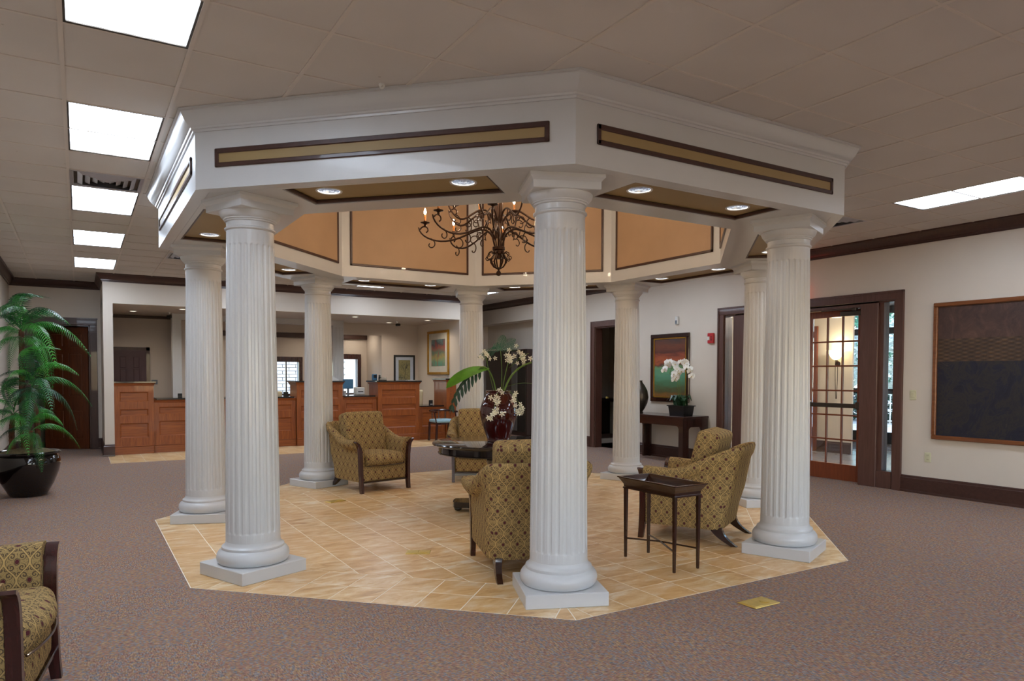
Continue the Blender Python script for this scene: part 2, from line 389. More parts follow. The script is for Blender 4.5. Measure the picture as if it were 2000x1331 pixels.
        if loc: o.location = loc
        if rot: o.rotation_euler = (0, 0, rot)
        return o
def tag(o, label=None, cat=None, group=None, kind=None):
    if label: o['label'] = label
    if cat: o['category'] = cat
    if group: o['group'] = group
    if kind: o['kind'] = kind
    return o
def empty(name, loc=(0, 0, 0), rot=0, label=None, cat=None, group=None, kind=None, parent=None):
    o = bpy.data.objects.new(name, None); COL.objects.link(o); o.location = loc; o.rotation_euler = (0, 0, rot); o.empty_display_size = .1
    if parent: o.parent = parent
    return tag(o, label, cat, group, kind)
def st(o): o['kind'] = 'structure'; return o
def kids(o): return [c for c in bpy.data.objects if c.parent == o]
def dup(root, loc, rot, label, group=None, allobj=None):
    def cp(o, par):
        c = o.copy(); COL.objects.link(c); c.parent = par
        for ch in list(o.children): cp(ch, c)
        return c
    r = cp(root, None); r.location = loc; r.rotation_euler = (0, 0, rot); r['label'] = label
    if group: r['group'] = group
    return r
def light(kind, name, loc, power, parent, color=(1, 1, 1), size=.05, **kw):
    l = bpy.data.lights.new(name, kind); l.energy = power; l.color = color
    if kind == 'AREA': l.size = size
    else: l.shadow_soft_size = size
    for k, v in kw.items(): setattr(l, k, v)
    o = bpy.data.objects.new(name, l); COL.objects.link(o); o.location = loc; o.parent = parent
    return o

CX, CY, ZS, ZC = 3.899, 6.698, 2.759, 3.287      # centre of the octagonal canopy, its soffit, the ceiling
T22 = math.tan(math.pi / 8)
def octp(ap, k):      # k-th vertex of an octagon of the given apothem (k=0 between the front side and the front-left side)
    r = ap / math.cos(math.pi / 8); a = R(22.5 + 45 * k); return (CX - math.sin(a) * r, CY - math.cos(a) * r)

# ================================================================== STRUCTURE
XL, XR, YB, YF, YD = -1.10, 9.05, -4.0, 14.72, 16.30     # left wall, right wall, wall behind camera, teller front, office door wall
floor = st(MB().box(-4, 16, -5, 19, -.12, -.012).build('floor', 'carpet', smooth=0))
floor.data.materials[0] = MT['carpet']
# ---- polygons helpers for tiles
def clip(poly, n, d):     # keep points with n.p <= d
    out = []
    for i in range(len(poly)):
        a, b = poly[i], poly[(i + 1) % len(poly)]; fa, fb = n[0] * a[0] + n[1] * a[1] - d, n[0] * b[0] + n[1] * b[1] - d
        if fa <= 0: out.append(a)
        if (fa < 0 < fb) or (fb < 0 < fa): t = fa / (fa - fb); out.append((a[0] + t * (b[0] - a[0]), a[1] + t * (b[1] - a[1])))
    return out
def area(p): return abs(sum(p[i][0] * p[(i + 1) % len(p)][1] - p[(i + 1) % len(p)][0] * p[i][1] for i in range(len(p)))) / 2 if len(p) > 2 else 0
def shrink(p, g):
    cx = sum(a for a, b in p) / len(p); cy = sum(b for a, b in p) / len(p); out = []
    q = p[:]
    sgn = 1 if sum(p[i][0] * p[(i + 1) % len(p)][1] - p[(i + 1) % len(p)][0] * p[i][1] for i in range(len(p))) > 0 else -1
    for i in range(len(p)):
        a, b = p[i], p[(i + 1) % len(p)]; L = math.hypot(b[0] - a[0], b[1] - a[1])
        if L < 1e-6: continue
        n = (sgn * (b[1] - a[1]) / L, -sgn * (b[0] - a[0]) / L); q = clip(q, n, n[0] * a[0] + n[1] * a[1] - g)
        if len(q) < 3: return []
    return q
def octnorm(j): a = R(45 * j); return (-math.sin(a), -math.cos(a))
def clip_oct(poly, ap):
    for j in range(8):
        n = octnorm(j); poly = clip(poly, n, n[0] * CX + n[1] * CY + ap)
        if len(poly) < 3: return []
    return poly
def seen(c, z):
    zc_, xc_, yc_ = depth_of((c[0], c[1], z))
    if zc_ < .3: return 0
    px, py = 1000 + FPX * xc_ / zc_, 777.8 - FPX * yc_ / zc_
    inside = -60 < px < 2060 and -40 < py < 1370
    return (1 if inside else .01) / zc_ ** 3
polys = []
A_IN = 2.65
for i in range(-12, 13):
    for j in range(-12, 13):
        x0, y0 = 2.065 + .305 * i + 1.83, 4.02 + .305 * j + 2.6 - .16
        p = clip_oct([(x0, y0), (x0 + .305, y0), (x0 + .305, y0 + .305), (x0, y0 + .305)], A_IN)
        if area(p) > .004: polys.append(p)
for j in range(8):      # two border courses, joints square to each side
    n = octnorm(j); t = (-n[1], n[0])
    for a0, a1 in ((A_IN, A_IN + .3045), (A_IN + .3045, 3.259)):
        kmax = int(a1 * T22 / .305) + 1
        for k in range(-kmax, kmax):
            q = [(k * .305, a0), ((k + 1) * .305, a0), ((k + 1) * .305, a1), (k * .305, a1)]
            q = clip(q, (1, -T22), 0); q = clip(q, (-1, -T22), 0) if len(q) > 2 else []
            if area(q) > .002: polys.append([(CX + n[0] * b + t[0] * a, CY + n[1] * b + t[1] * a) for a, b in q])
for i in range(24):     # strip of the same tile in front of the teller counter
    for j in range(5):
        x0, y0 = .34 + .305 * i, 13.50 + .305 * j
        p = clip([(x0, y0), (x0 + .305, y0), (x0 + .305, y0 + .305), (x0, y0 + .305)], (0, 1), 14.95); p = clip(p, (-1, 0), -.43); p = clip(p, (1, 0), 7.52) if len(p) > 2 else []
        if area(p) > .004: polys.append(p)
polys = [shrink(p, .0030) for p in polys]; polys = [p for p in polys if len(p) > 2 and area(p) > .001]
def tcent(p): return (sum(a for a, b in p) / len(p), sum(b for a, b in p) / len(p))
polys.sort(key=lambda p: -seen(tcent(p), 0) * area(p))
def tile_mb(p, z1, b=.0012):
    q = shrink(p, b); m = MB(); n = len(p)
    if sum(p[i][0] * p[(i + 1) % n][1] - p[(i + 1) % n][0] * p[i][1] for i in range(n)) < 0: p = p[::-1]
    if len(q) != n: return m.prism(p, -.012, z1)
    if sum(q[i][0] * q[(i + 1) % n][1] - q[(i + 1) % n][0] * q[i][1] for i in range(n)) < 0: q = q[::-1]
    # align q to p
    k = min(range(n), key=lambda s_: sum((p[i][0] - q[(i + s_) % n][0]) ** 2 + (p[i][1] - q[(i + s_) % n][1]) ** 2 for i in range(n))); q = [q[(i + k) % n] for i in range(n)]
    return m.loft([[(x, y, -.012) for x, y in p], [(x, y, z1 - .0012) for x, y in p], [(x, y, z1) for x, y in q]])
for p in polys[:300]:
    c = tcent(p); z = random.uniform(.0000, .0006)
    o = tile_mb([(x - c[0], y - c[1]) for x, y in p], z).build('floor_tile', 'stone', floor, (c[0], c[1], 0), smooth=0)
rest = MB()
for p in polys[300:]: t = tile_mb(p, .0003); rest.add(t.v, t.f)
tag(rest.build('far_floor_tiles', 'stone', floor, smooth=0), kind='stuff')
g = MB().prism([octp(3.262, k) for k in range(8)], -.012, -.0008); g.box(.428, 7.52, 13.496, 15.2, -.012, -.0008)
g.build('grout_bed', 'grout', floor, smooth=0)
# carpet surface: everything outside the tiled areas, cut around the octagon and the strip
cm = MB()
def crect(x0, x1, y0, y1): cm.add([(x0, y0, 0), (x1, y0, 0), (x1, y1, 0), (x0, y1, 0)], [(0, 1, 2, 3)])
ex0, ex1, ey0, ey1 = CX - 3.262, CX + 3.262, CY - 3.262, CY + 3.262
crect(-4, ex0, -5, 13.496); crect(ex1, 9.2, -5, 13.496); crect(ex0, ex1, -5, ey0); crect(ex0, ex1, ey1, 13.496)
crect(-4, .428, 13.496, 19); crect(7.52, 10.8, 13.496, 19); crect(.428, 7.52, 15.2, 18.35); crect(9.2, 11.8, 9.5, 13.496); crect(10.8, 11.8, 13.496, 14.5)
for k in (0, 2, 4, 6):
    a, b = octp(3.262, k), octp(3.262, k + 1)
    c = (ex0 if (a[0] + b[0]) / 2 < CX else ex1, ey0 if (a[1] + b[1]) / 2 < CY else ey1)
    q = [a, b, c]
    if (b[0] - a[0]) * (c[1] - a[1]) - (b[1] - a[1]) * (c[0] - a[0]) < 0: q = [b, a, c]
    cm.add([(x, y, 0) for x, y in q], [(0, 1, 2)])
cm.build('carpet', 'carpet', floor, smooth=0)
vf = MB()
for i in range(19):
    for j in range(36):
        x0, y0 = 9.22 + .305 * i, 2.2 + .305 * j
        if x0 < 15.2: vf.box(x0 + .002, x0 + .303, y0 + .002, y0 + .303, -.012, .0)
tag(vf.build('vestibule_tiles', 'asphalt', floor, smooth=0), kind='stuff')

# ---- ceiling: roof slab above, suspended tiles and grid below
ceiling = st(MB().box(-4, 16, -5, 18.9, 4.75, 4.9).build('ceiling', 'painttop', smooth=0))
GX, GY, G = -.056, 4.361, .61
troffers = [(-.056, y) for y in (-1.74, .70, 3.14, 5.58, 8.02, 10.46, 12.90)] + [(2.384, y) for y in (-1.74, 12.90)] + [(4.824, y) for y in (-1.74, 12.90)] + [(7.264, y) for y in (-1.74, .70, 3.14, 8.02, 10.46, 12.90)]
vents = [(-.056, 7.41), (.554 + .61, 11.68), (7.264, 4.97)]
def octap(x, y): return max(octnorm(j)[0] * (x - CX) + octnorm(j)[1] * (y - CY) for j in range(8))
cells = []
for i in range(-2, 16):
    for j in range(-14, 21):
        x0, y0 = GX + G * i, GY + G * j; x1, y1 = x0 + G, y0 + G
        xa, xb, ya, yb = max(x0, XL), min(x1, XR), max(y0, YB), min(y1, 17.2)
        if xb - xa < .03 or yb - ya < .03: continue
        if ya >= YD and xb < .4: continue
        yb2 = min(yb, YD) if xb < .45 else yb
        if ya > YF and xa > .33 and xb < 7.7: continue
        if max(octap(x, y) for x in (xa, xb) for y in (ya, yb)) < 3.28: continue
        mx, my = (x0 + x1) / 2, (y0 + y1) / 2
        if any(tx - .01 < mx < tx + .62 and ty - .01 < my < ty + 1.23 for tx, ty in troffers): continue
        if any(abs(tx + .305 - mx) < .05 and abs(ty + .305 - my) < .05 for tx, ty in vents): continue
        cells.append((xa, xb, ya, yb2))
cells.sort(key=lambda c: -seen(((c[0] + c[1]) / 2, (c[2] + c[3]) / 2), ZC) * (c[1] - c[0]) * (c[3] - c[2]))
cache = {}
for n_, c in enumerate(cells[:300]):
    w, d = round(c[1] - c[0] - .012, 3), round(c[3] - c[2] - .012, 3)
    if (w, d) not in cache:
        o = MB().box(-w / 2, w / 2, -d / 2, d / 2, 0, .016, .003).build('ceiling_tile', 'ctile', smooth=0); cache[w, d] = o.data
    else: o = bpy.data.objects.new('ceiling_tile', cache[w, d]); COL.objects.link(o)
    o.parent = ceiling; o.location = ((c[0] + c[1]) / 2, (c[2] + c[3]) / 2, ZC + random.uniform(-.001, .001))
rest = MB()
for c in cells[300:]: rest.box(c[0] + .006, c[1] - .006, c[2] + .006, c[3] - .006, ZC, ZC + .016)
tag(rest.build('far_ceiling_tiles', 'ctile', ceiling, smooth=0), kind='stuff')
# grid bars (each line is a part, broken where the canopy stands)
def spans(fixed, lo, hi, axis, lim=3.05):
    out = []; s0 = None; t = lo
    while t <= hi + 1e-6:
        x, y = (fixed, t) if axis == 'y' else (t, fixed)
        ok = octap(x, y) > lim and not (y > YF + .02 and .35 < x < 7.65)
        if ok and s0 is None: s0 = t
        if (not ok or t + .02 > hi) and s0 is not None: out.append((s0, t)); s0 = None
        t += .02
    return out
for i in range(-1, 16):
    x = GX + G * i
    if XL < x < XR:
        b = MB()
        for a, c in spans(x, YB, 16.3 if x < .45 else 17.2, 'y'): b.box(x - .012, x + .012, a, c, ZC - .006, ZC + .004)
        if b.v: b.build('grid_bar', 'tbar', ceiling, smooth=0)
for j in range(-14, 22):
    y = GY + G * j
    if YB < y < 17.1:
        b = MB()
        for a, c in spans(y, XL, XR, 'x'):
            c2 = min(c, .38) if y > YF else c
            if c2 > a: b.box(a, c2, y - .009, y + .009, ZC - .0045, ZC + .004)
        if b.v: b.build('grid_bar', 'tbar', ceiling, smooth=0)

# ---- walls
def wall_y(m, x0, x1, y0, y1, holes, ztop=4.8):     # wall running along y between x0 and x1; holes (y0,y1,z0,z1)
    cuts = sorted(holes); t = y0
    for a, b, za, zb in cuts:
        m.box(x0, x1, t, a, 0, ztop)
        if za > 0: m.box(x0, x1, a, b, 0, za)
        m.box(x0, x1, a, b, zb, ztop); t = b
    m.box(x0, x1, t, y1, 0, ztop)
def wall_x(m, y0, y1, x0, x1, holes, ztop=4.8):
    cuts = sorted(holes); t = x0
    for a, b, za, zb in cuts:
        m.box(t, a, y0, y1, 0, ztop)
        if za > 0: m.box(a, b, y0, y1, 0, za)
        m.box(a, b, y0, y1, zb, ztop); t = b
    m.box(t, x1, y0, y1, 0, ztop)
m = MB(); wall_y(m, XR, 9.21, YB, 18.9, [(5.31, 8.20, 0, 2.50), (10.42, 11.62, 0, 2.48), (12.6, 16.8, 0, 2.785)]); st(m.build('wall_right', 'wall', smooth=0))
m = MB(); wall_y(m, XL - .15, XL, YB, 18.6, [(-3.4, -.6, .75, 2.5)]); st(m.build('wall_left', 'wall', smooth=0))
m = MB(); wall_x(m, YB - .15, YB, -1.3, 9.3, [(.4, 3.2, .75, 2.5), (4.6, 7.6, .75, 2.5)]); st(m.build('wall_back', 'wall', smooth=0))
# office door wall and the pier that steps forward to the teller line
m = MB(); wall_x(m, YD, YD + .14, XL, .40, [(-.74, .19, 0, 2.44)]); m.box(.38, .535, YF, 17.6, 0, 4.8); st(m.build('wall_office', 'wall', smooth=0))
m = MB(); m.box(.535, 7.53, YF, YF + .16, 2.76, 4.8); m.box(7.53, 7.69, YF, 17.25, 0, 4.8); m.box(7.69, 9.05, 17.2, 17.35, 0, 4.8); st(m.build('wall_teller', 'wall', smooth=0))
# teller soffit and the rooms behind
m = MB(); m.box(.38, 7.69, YF + .16, 18.35, 2.76, 2.85); st(m.build('trim_1', 'wall_cool', smooth=0))
m = MB(); m.box(.535, 1.95, 17.5, 17.62, 0, 2.76); m.box(1.86, 1.98, 16.75, 17.62, 0, 2.76); m.box(6.54, 7.60, 17.1, 17.25, 0, 2.76); m.box(6.54, 6.64, 17.25, 18.2, 0, 2.76)
m.box(5.365, 6.54, 17.1, 17.22, 2.47, 2.76)
wall_x(m, 18.2, 18.35, 1.98, 7.7, [(4.15, 4.747, 1.0, 1.80), (5.55, 6.28, 1.0, 1.89)], 2.85)
m.box(1.86, 1.98, 17.6, 18.35, 0, 2.76)
st(m.build('wall_back_office', 'wall_cool', smooth=0))
# recess, hall and office behind the openings
m = MB(); m.box(9.45, 9.6, 12.4, 17.0, 0, 2.785); m.box(9.21, 9.6, 16.8, 17, 0, 2.785); m.box(9.21, 9.6, 12.4, 12.6, 0, 2.785); m.box(9.21, 9.6, 12.4, 17, 2.785, 2.9)
st(m.build('wall_recess', 'wall', smooth=0))
m = MB(); m.box(9.61, 11.6, 14.3, 14.4, 0, 2.8); m.box(9.61, 9.7, 12.4, 14.4, 0, 2.8); m.box(9.21, 11.6, 9.5, 9.6, 0, 2.8); m.box(11.6, 11.75, 9.5, 14.4, 0, 2.8); m.box(9.61, 11.75, 9.5, 14.4, 2.8, 2.9); m.box(9.21, 9.61, 9.5, 12.4, 2.8, 2.9)
st(m.build('wall_hall', 'wall', smooth=0))
m = MB(); m.box(XL, .535, 18.6, 18.75, 0, 2.8); m.box(XL - .15, 9.21, 18.75, 18.9, 0, 4.8) if False else None; m.box(XL - .15, 1.9, 18.76, 18.9, 0, 4.8); m.box(1.8, 9.21, 18.2, 18.35, 2.85, 4.8); m.box(.40, .535, 16.3, 18.7, 0, 2.8); m.box(XL, .5, 16.44, 18.7, 2.8, 2.9)
st(m.build('wall_office_rear', 'wall', smooth=0))
# vestibule
m = MB(); m.box(12.40, 12.44, 8.10, 12.3, 0, 3.0); m.box(9.21, 12.5, 12.2, 12.28, 0, .1); m.box(9.21, 15.2, 2.1, 2.25, 0, 3.0)
m.box(12.55, 15.2, 12.2, 12.35, 0, 3.0); m.box(11.75, 12.4, 9.5, 9.6, 0, 3.0)
m.box(9.21, 15.2, 2.1, 12.35, 3.0, 3.1)
st(m.build('wall_vestibule', 'wall', smooth=0))

# ---- crown moulding, baseboards
def crown(path, name, closed=False, flip=1, z=ZC, prof=None, mat='trimx'):
    # profile (out, down) measured from the wall/ceiling corner; the room lies to the left of the path when flip=1
    prof = prof or [(0, 0), (.098, 0), (.098, -.018), (.086, -.024), (.072, -.052), (.040, -.098), (.026, -.108), (.026, -.120), (.012, -.128), (.012, -.145), (0, -.145)]
    n = len(path); rings = []
    for i, p in enumerate(path):
        def dr(a, b): L = math.hypot(b[0] - a[0], b[1] - a[1]); return ((b[0] - a[0]) / L, (b[1] - a[1]) / L)
        d0 = dr(path[i - 1], p) if (i > 0 or closed) else None; d1 = dr(p, path[(i + 1) % n]) if (i < n - 1 or closed) else None
        d0 = d0 or d1; d1 = d1 or d0
        n0 = (-d0[1] * flip, d0[0] * flip); n1 = (-d1[1] * flip, d1[0] * flip)
        k = 1 + n0[0] * n1[0] + n0[1] * n1[1]; mx = ((n0[0] + n1[0]) / k, (n0[1] + n1[1]) / k)
        rings.append([(p[0] + mx[0] * o, p[1] + mx[1] * o, z + dn) for o, dn in prof])
    if closed: rings.append(rings[0])
    return MB().loft(rings, True, not closed).build(name, mat, smooth=30, weld=True)
st(crown([(XL, YB), (XL, YD), (.38, YD), (.38, YF), (7.69, YF), (7.69, 17.2), (XR, 17.2), (XR, YB)], 'trim_2', flip=-1))
bprof = [(0, .215), (.008, .215), (.014, .205), (.014, .188), (.022, .178), (.022, .03), (.034, .026), (.036, .012), (.036, 0), (0, 0)]
def base(path, name, flip=-1): return st(crown(path, name, flip=flip, z=0, prof=[(a, b) for a, b in bprof]))
base([(XR, 5.235), (XR, YB)], 'baseboard_right')
base([(XR, 10.27), (XR, 8.275)], 'baseboard_right')
base([(XR, 12.58), (XR, 11.76)], 'baseboard_right')
base([(XR, 17.2), (XR, 16.82)], 'baseboard_right'); base([(9.45, 16.42), (9.45, 16.79)], 'baseboard_right', 1)
base([(XL, YB), (XL, YD), (-.86, YD)], 'baseboard_left')
base([(.31, YD), (.38, YD), (.38, YF), (.535, YF)], 'baseboard_teller')
base([(7.53, YF), (7.69, YF), (7.69, 17.2), (XR, 17.2)], 'baseboard_teller')
base([(12.40, 12.2), (12.40, 8.10)], 'baseboard_vestibule', -1)
# small brown crown in the back office, beam and piers of the teller bay
st(MB().box(.54, 1.86, 17.44, 17.5, 2.70, 2.76, .01).build('trim_3', 'trimx')); st(MB().box(1.98, 6.54, 18.14, 18.2, 2.41, 2.53, .01).build('trim_3', 'trimx'))
m = MB(); m.box(1.685, 5.365, 16.49, 16.76, 2.64, 2.76); st(m.build('trim_4', 'paint', smooth=0))
def pier(x0, x1):
    m = MB(); m.box(x0, x1, 16.5, 16.75, 0, 2.64)
    w = (x1 - x0) / 9
    for i in range(9): m.box(x0 + w * i + w * .2, x0 + w * i + w * .8, 16.49, 16.5, .3, 2.60)
    return st(m.build('trim_5', 'paint', smooth=0))
pier(1.685, 1.86); pier(5.107, 5.365)

# ================================================================== DOORS
def casing_y(m, x, y0, y1, z1, w=.105, t=.028, jamb=.16):     # door casing on a wall of constant x, room on -x side
    m.box(x - t, x, y0 - w, y0, 0, z1 + w, .006); m.box(x - t, x, y1, y1 + w, 0, z1 + w, .006); m.box(x - t - .004, x, y0 - w - .006, y1 + w + .006, z1, z1 + w, .006)
    m.box(x - t - .012, x, y0 - w - .014, y0 - w + .012, 0, z1 + w); m.box(x - t - .012, x, y1 + w - .012, y1 + w + .014, 0, z1 + w); m.box(x - t - .012, x, y0 - w - .014, y1 + w + .014, z1 + w - .012, z1 + w + .014)
    m.box(x, x + jamb, y0 - .0, y0 + .02, 0, z1); m.box(x, x + jamb, y1 - .02, y1, 0, z1); m.box(x, x + jamb, y0, y1, z1 - .02, z1)
# front double door with sidelights
d1 = st(empty('door_1', (0, 0, 0)))
m = MB(); casing_y(m, XR, 5.325, 8.185, 2.47)
for a, b in ((5.55, 5.80), (7.71, 7.96)): m.box(XR - .02, XR + .16, a, b, 0, 2.45, .006)
m.box(XR - .01, XR + .15, 5.34, 5.55, 0, .225, .006); m.box(XR - .01, XR + .15, 7.96, 8.17, 0, .225, .006)
m.box(XR + .02, XR + .14, 5.49, 5.55, .2, 2.45); m.box(XR + .02, XR + .14, 7.96, 8.02, .2, 2.45)
m.box(XR, XR + .14, 5.55, 7.96, 2.41, 2.47)
m.build('door_frame', 'doortrim', d1)
for a, b in ((5.345, 5.49), (8.02, 8.165)): MB().box(XR + .075, XR + .081, a, b, .225, 2.45).build('glass_pane', 'glass', d1, smooth=0)
def french(y0, y1, hinge, panic=True):
    x0, x1 = 9.15, 9.195
    leaf = MB(); s, top, bot = .115, .10, .235
    leaf.box(x0, x1, y0, y0 + s, .01, 2.405, .003); leaf.box(x0, x1, y1 - s, y1, .01, 2.405, .003)
    leaf.box(x0, x1, y0 + s, y1 - s, .01, bot, .003); leaf.box(x0, x1, y0 + s, y1 - s, 2.31, 2.405, .003)
    ya, yb, za, zb = y0 + s, y1 - s, bot, 2.31
    for i in (1, 2): y = ya + (yb - ya) * i / 3; leaf.box(x0 + .006, x1 - .006, y - .011, y + .011, za, zb, .004)
    for i in range(1, 6): z = za + (zb - za) * i / 6; leaf.box(x0 + .006, x1 - .006, ya, yb, z - .011, z + .011, .004)
    L = leaf.build('door_leaf', 'frenchwood', d1)
    for i in range(3):
        for j in range(6):
            a, b = ya + (yb - ya) * i / 3 + .008, ya + (yb - ya) * (i + 1) / 3 - .008; c, d = za + (zb - za) * j / 6 + .008, za + (zb - za) * (j + 1) / 6 - .008
            MB().box(x0 + .02, x0 + .025, a, b, c, d).build('glass_pane', 'glass', L, smooth=0)
    pb = MB(); pb.box(9.085, 9.115, y0 + .02, y1 - .06, 1.035, 1.095, .008)
    for y in (y0 + .06, y1 - .08): pb.box(9.08, 9.155, y - .04, y + .04, 1.02, 1.12, .01)
    pb.build('push_bar', 'steel_dark', L)
    cl = MB(); h = 1 if hinge == 'lo' else -1; yy = y0 if h == 1 else y1
    cl.box(9.075, 9.15, yy + h * .03, yy + h * .34, 2.31, 2.375, .008); cl.box(9.05, 9.075, yy + h * .1, yy + h * .62, 2.392, 2.402); cl.box(9.03, 9.09, yy + h * .08, yy + h * .14, 2.37, 2.41, .004)
    cl.build('door_closer', 'steel_dark', L)
french(5.79, 6.735, 'lo'); french(6.745, 7.69, 'hi')
# hall doorway with the door folded back inside
d2 = st(empty('door_2')); m = MB(); casing_y(m, XR, 10.44, 11.60, 2.46); m.build('door_frame', 'doortrim', d2)
m = MB(); m.box(9.24, 10.30, 10.47, 10.51, .01, 2.43, .004); L = m.build('door_leaf', 'doorwood', d2)
MB().lathe([(.006, 0), (.02, .004), (.02, .01), (.008, .014), (.008, .03), (.024, .038), (.028, .052), (.02, .064), (.001, .068)], 14).build('door_knob', 'brass', L, smooth=60).matrix_local = Matrix.Translation((9.33, 11.52, 1.02)) @ Matrix.Rotation(R(-90), 4, 'X')
# six panel wooden office door, ajar
def six_panel(parent, w, h, mat, th=.042, handle=None, name='door_leaf'):
    m = MB(); st_, mid = .11, .10; pw = (w - 2 * st_ - mid) / 2
    rows = [(.20, .78), (.95, 1.62) if h < 2.2 else (1.05, 1.90), (h - .40, h - .12)]
    m.box(0, st_, -th / 2, th / 2, .008, h); m.box(w - st_, w, -th / 2, th / 2, .008, h); m.box(st_ + pw, st_ + pw + mid, -th / 2, th / 2, .008, h)
    zs = [.008, rows[0][0], rows[0][1], rows[1][0], rows[1][1], rows[2][0], rows[2][1], h]
    for a, b in ((zs[0], zs[1]), (zs[2], zs[3]), (zs[4], zs[5]), (zs[6], zs[7])):
        for c in (st_, st_ + pw + mid): m.box(c, c + pw, -th / 2, th / 2, a, b)
    L = m.build(name, mat, parent, smooth=0)
    for a, b in rows:
        for c in (st_, st_ + pw + mid):
            q = MB(); q.box(c, c + pw, -.008, .008, a, b); q.box(c + .022, c + pw - .022, -.016, .016, a + .022, b - .022, .008); q.build('door_panel', mat, L, smooth=0)
    if handle:
        q = MB(); q.lathe([(.026, 0), (.026, .008), (.01, .012), (.01, .05)], 12); hh = q.build('door_handle', 'chrome', L, smooth=50)
        hh.matrix_local = Matrix.Translation((handle, -th / 2, 1.0)) @ Matrix.Rotation(R(90), 4, 'X')
        MB().box(-.008, .11, -.008, .008, -.008, .008, .004).build('door_lever', 'chrome', L).location = (handle, -th / 2 - .05, 1.0)
    return L
d3 = st(empty('door_3'))
m = MB(); w = .125
for a, b in ((-.74 - w, -.74), (.19, .19 + w)): m.box(a, b, YD - .03, YD, 0, 2.44 + w, .006)
m.box(-.74 - w, .19 + w, YD - .035, YD, 2.44, 2.44 + w, .006)
for a, b in ((-.74, -.72), (.17, .19)): m.box(a, b, YD, YD + .14, 0, 2.44)
m.box(-.74, .19, YD, YD + .14, 2.42, 2.44); m.box(-.74 - w - .012, .19 + w + .012, YD - .045, YD, 2.44 + w - .012, 2.44 + w + .014)
m.build('door_frame', 'trim', d3)
L = six_panel(d3, .885, 2.41, 'doorwood', handle=.82); L.location = (.165, YD + .06, 0); L.rotation_euler = (0, 0, R(180 - 33))
for c in kids(L): pass
# painted six panel door at the back of the teller area
d4 = st(empty('door_4')); L = six_panel(d4, .64, 2.0, 'doorpaint', .04); L.location = (.62, 17.47, 0)
m = MB(); m.box(.55, .62, 17.46, 17.5, 0, 2.07); m.box(1.26, 1.33, 17.46, 17.5, 0, 2.07); m.box(.55, 1.33, 17.46, 17.5, 2.0, 2.07); m.build('door_frame', 'trim', d4, smooth=0)
# vestibule wood door, storefront
d5 = st(empty('door_5')); L = six_panel(d5, .9, 2.45, 'frenchwood', handle=.08); L.location = (12.36, 9.72, 0); L.rotation_euler = (0, 0, R(-90))
w1 = st(empty('window_1')); m = MB()
ys = [2.3, 4.2, 6.1, 8.0, 8.95 - .5, 9.9, 11.0, 12.2]
ys = [2.3, 3.9, 5.5, 7.1, 8.7, 10.3, 12.2]
for z0, z1 in ((0, .25), (1.09, 1.20), (2.39, 2.53), (2.84, 3.0)): m.box(14.97, 15.05, 2.25, 12.2, z0, z1)
for y in ys: m.box(14.97, 15.05, y - .03, y + .03, 0, 3.0)
m.build('window_frame', 'black', w1, smooth=0)
for a, b in zip(ys, ys[1:]):
    for c, d in ((.25, 1.09), (1.2, 2.39), (2.53, 2.84)): MB().box(15.0, 15.006, a + .03, b - .03, c, d).build('glass_pane', 'glass', w1, smooth=0)
for nm, x0, x1, z0, z1 in (('window_2', 4.15, 4.747, 1.0, 1.80), ('window_3', 5.55, 6.28, 1.0, 1.89)):
    w = st(empty(nm)); m = MB()
    for a, b, c, d in ((x0 - .09, x0, z0 - .09, z1 + .13), (x1, x1 + .09, z0 - .09, z1 + .13)): m.box(a, b, 18.16, 18.2, c, d)
    m.box(x0 - .09, x1 + .09, 18.15, 18.2, z1, z1 + .13); m.box(x0 - .09, x1 + .09, 18.15, 18.22, z0 - .09, z0); m.box((x0 + x1) / 2 - .015, (x0 + x1) / 2 + .015, 18.24, 18.27, z0, z1)
    m.build('window_frame', 'purplewood', w, smooth=0); MB().box(x0, x1, 18.25, 18.256, z0, z1).build('glass_pane', 'glass', w, smooth=0)

w4 = st(empty('window_4')); m = MB()      # windows beside and behind the camera: the daylight of the room
for y in (-3.4, -2.0, -.66): m.box(XL - .12, XL + .02, y, y + .06, .75, 2.5)
m.box(XL - .12, XL + .03, -3.4, -.6, .72, .78); m.box(XL - .12, XL + .03, -3.4, -.6, 2.46, 2.54); m.build('window_frame', 'trim', w4, smooth=0)
w5 = st(empty('window_5')); m = MB()
for a, b in ((.4, 3.2), (4.6, 7.6)):
    for x in (a, (a + b) / 2 - .03, b - .06): m.box(x, x + .06, YB - .12, YB + .02, .75, 2.5)
    m.box(a, b, YB - .12, YB + .03, .72, .78); m.box(a, b, YB - .12, YB + .03, 2.46, 2.54)
m.build('window_frame', 'trim', w5, smooth=0)

# ================================================================== CANOPY
can = empty('canopy', (CX, CY, 0), 0, 'large white octagonal canopy with dark framed tan panels, carried by the eight columns', 'canopy')
def oct_ring(prof, name, mat, smooth=30, parent=can):
    path = [(octp(1, k)[0] - CX, octp(1, k)[1] - CY) for k in range(8)]
    rings = [[(x * a, y * a, z) for a, z in prof] for x, y in path]; rings.append(rings[0])
    return MB().loft(rings, True, False).build(name, mat, parent, smooth=smooth, weld=True)
oct_ring([(3.192, 2.759), (3.192, 3.16), (3.102, 3.16), (3.102, 2.759)], 'fascia', 'paint')
oct_ring([(3.192, 3.149), (3.204, 3.149), (3.206, 3.163), (3.218, 3.166), (3.222, 3.178), (3.232, 3.182), (3.262, 3.215), (3.284, 3.258), (3.286, 3.268), (3.300, 3.270), (3.300, 3.285), (3.192, 3.285)], 'crown_moulding', 'paint')
def side_T(j): return Matrix.Rotation(-R(45 * j), 4, 'Z')      # local frame: -y is outwards, x along the side
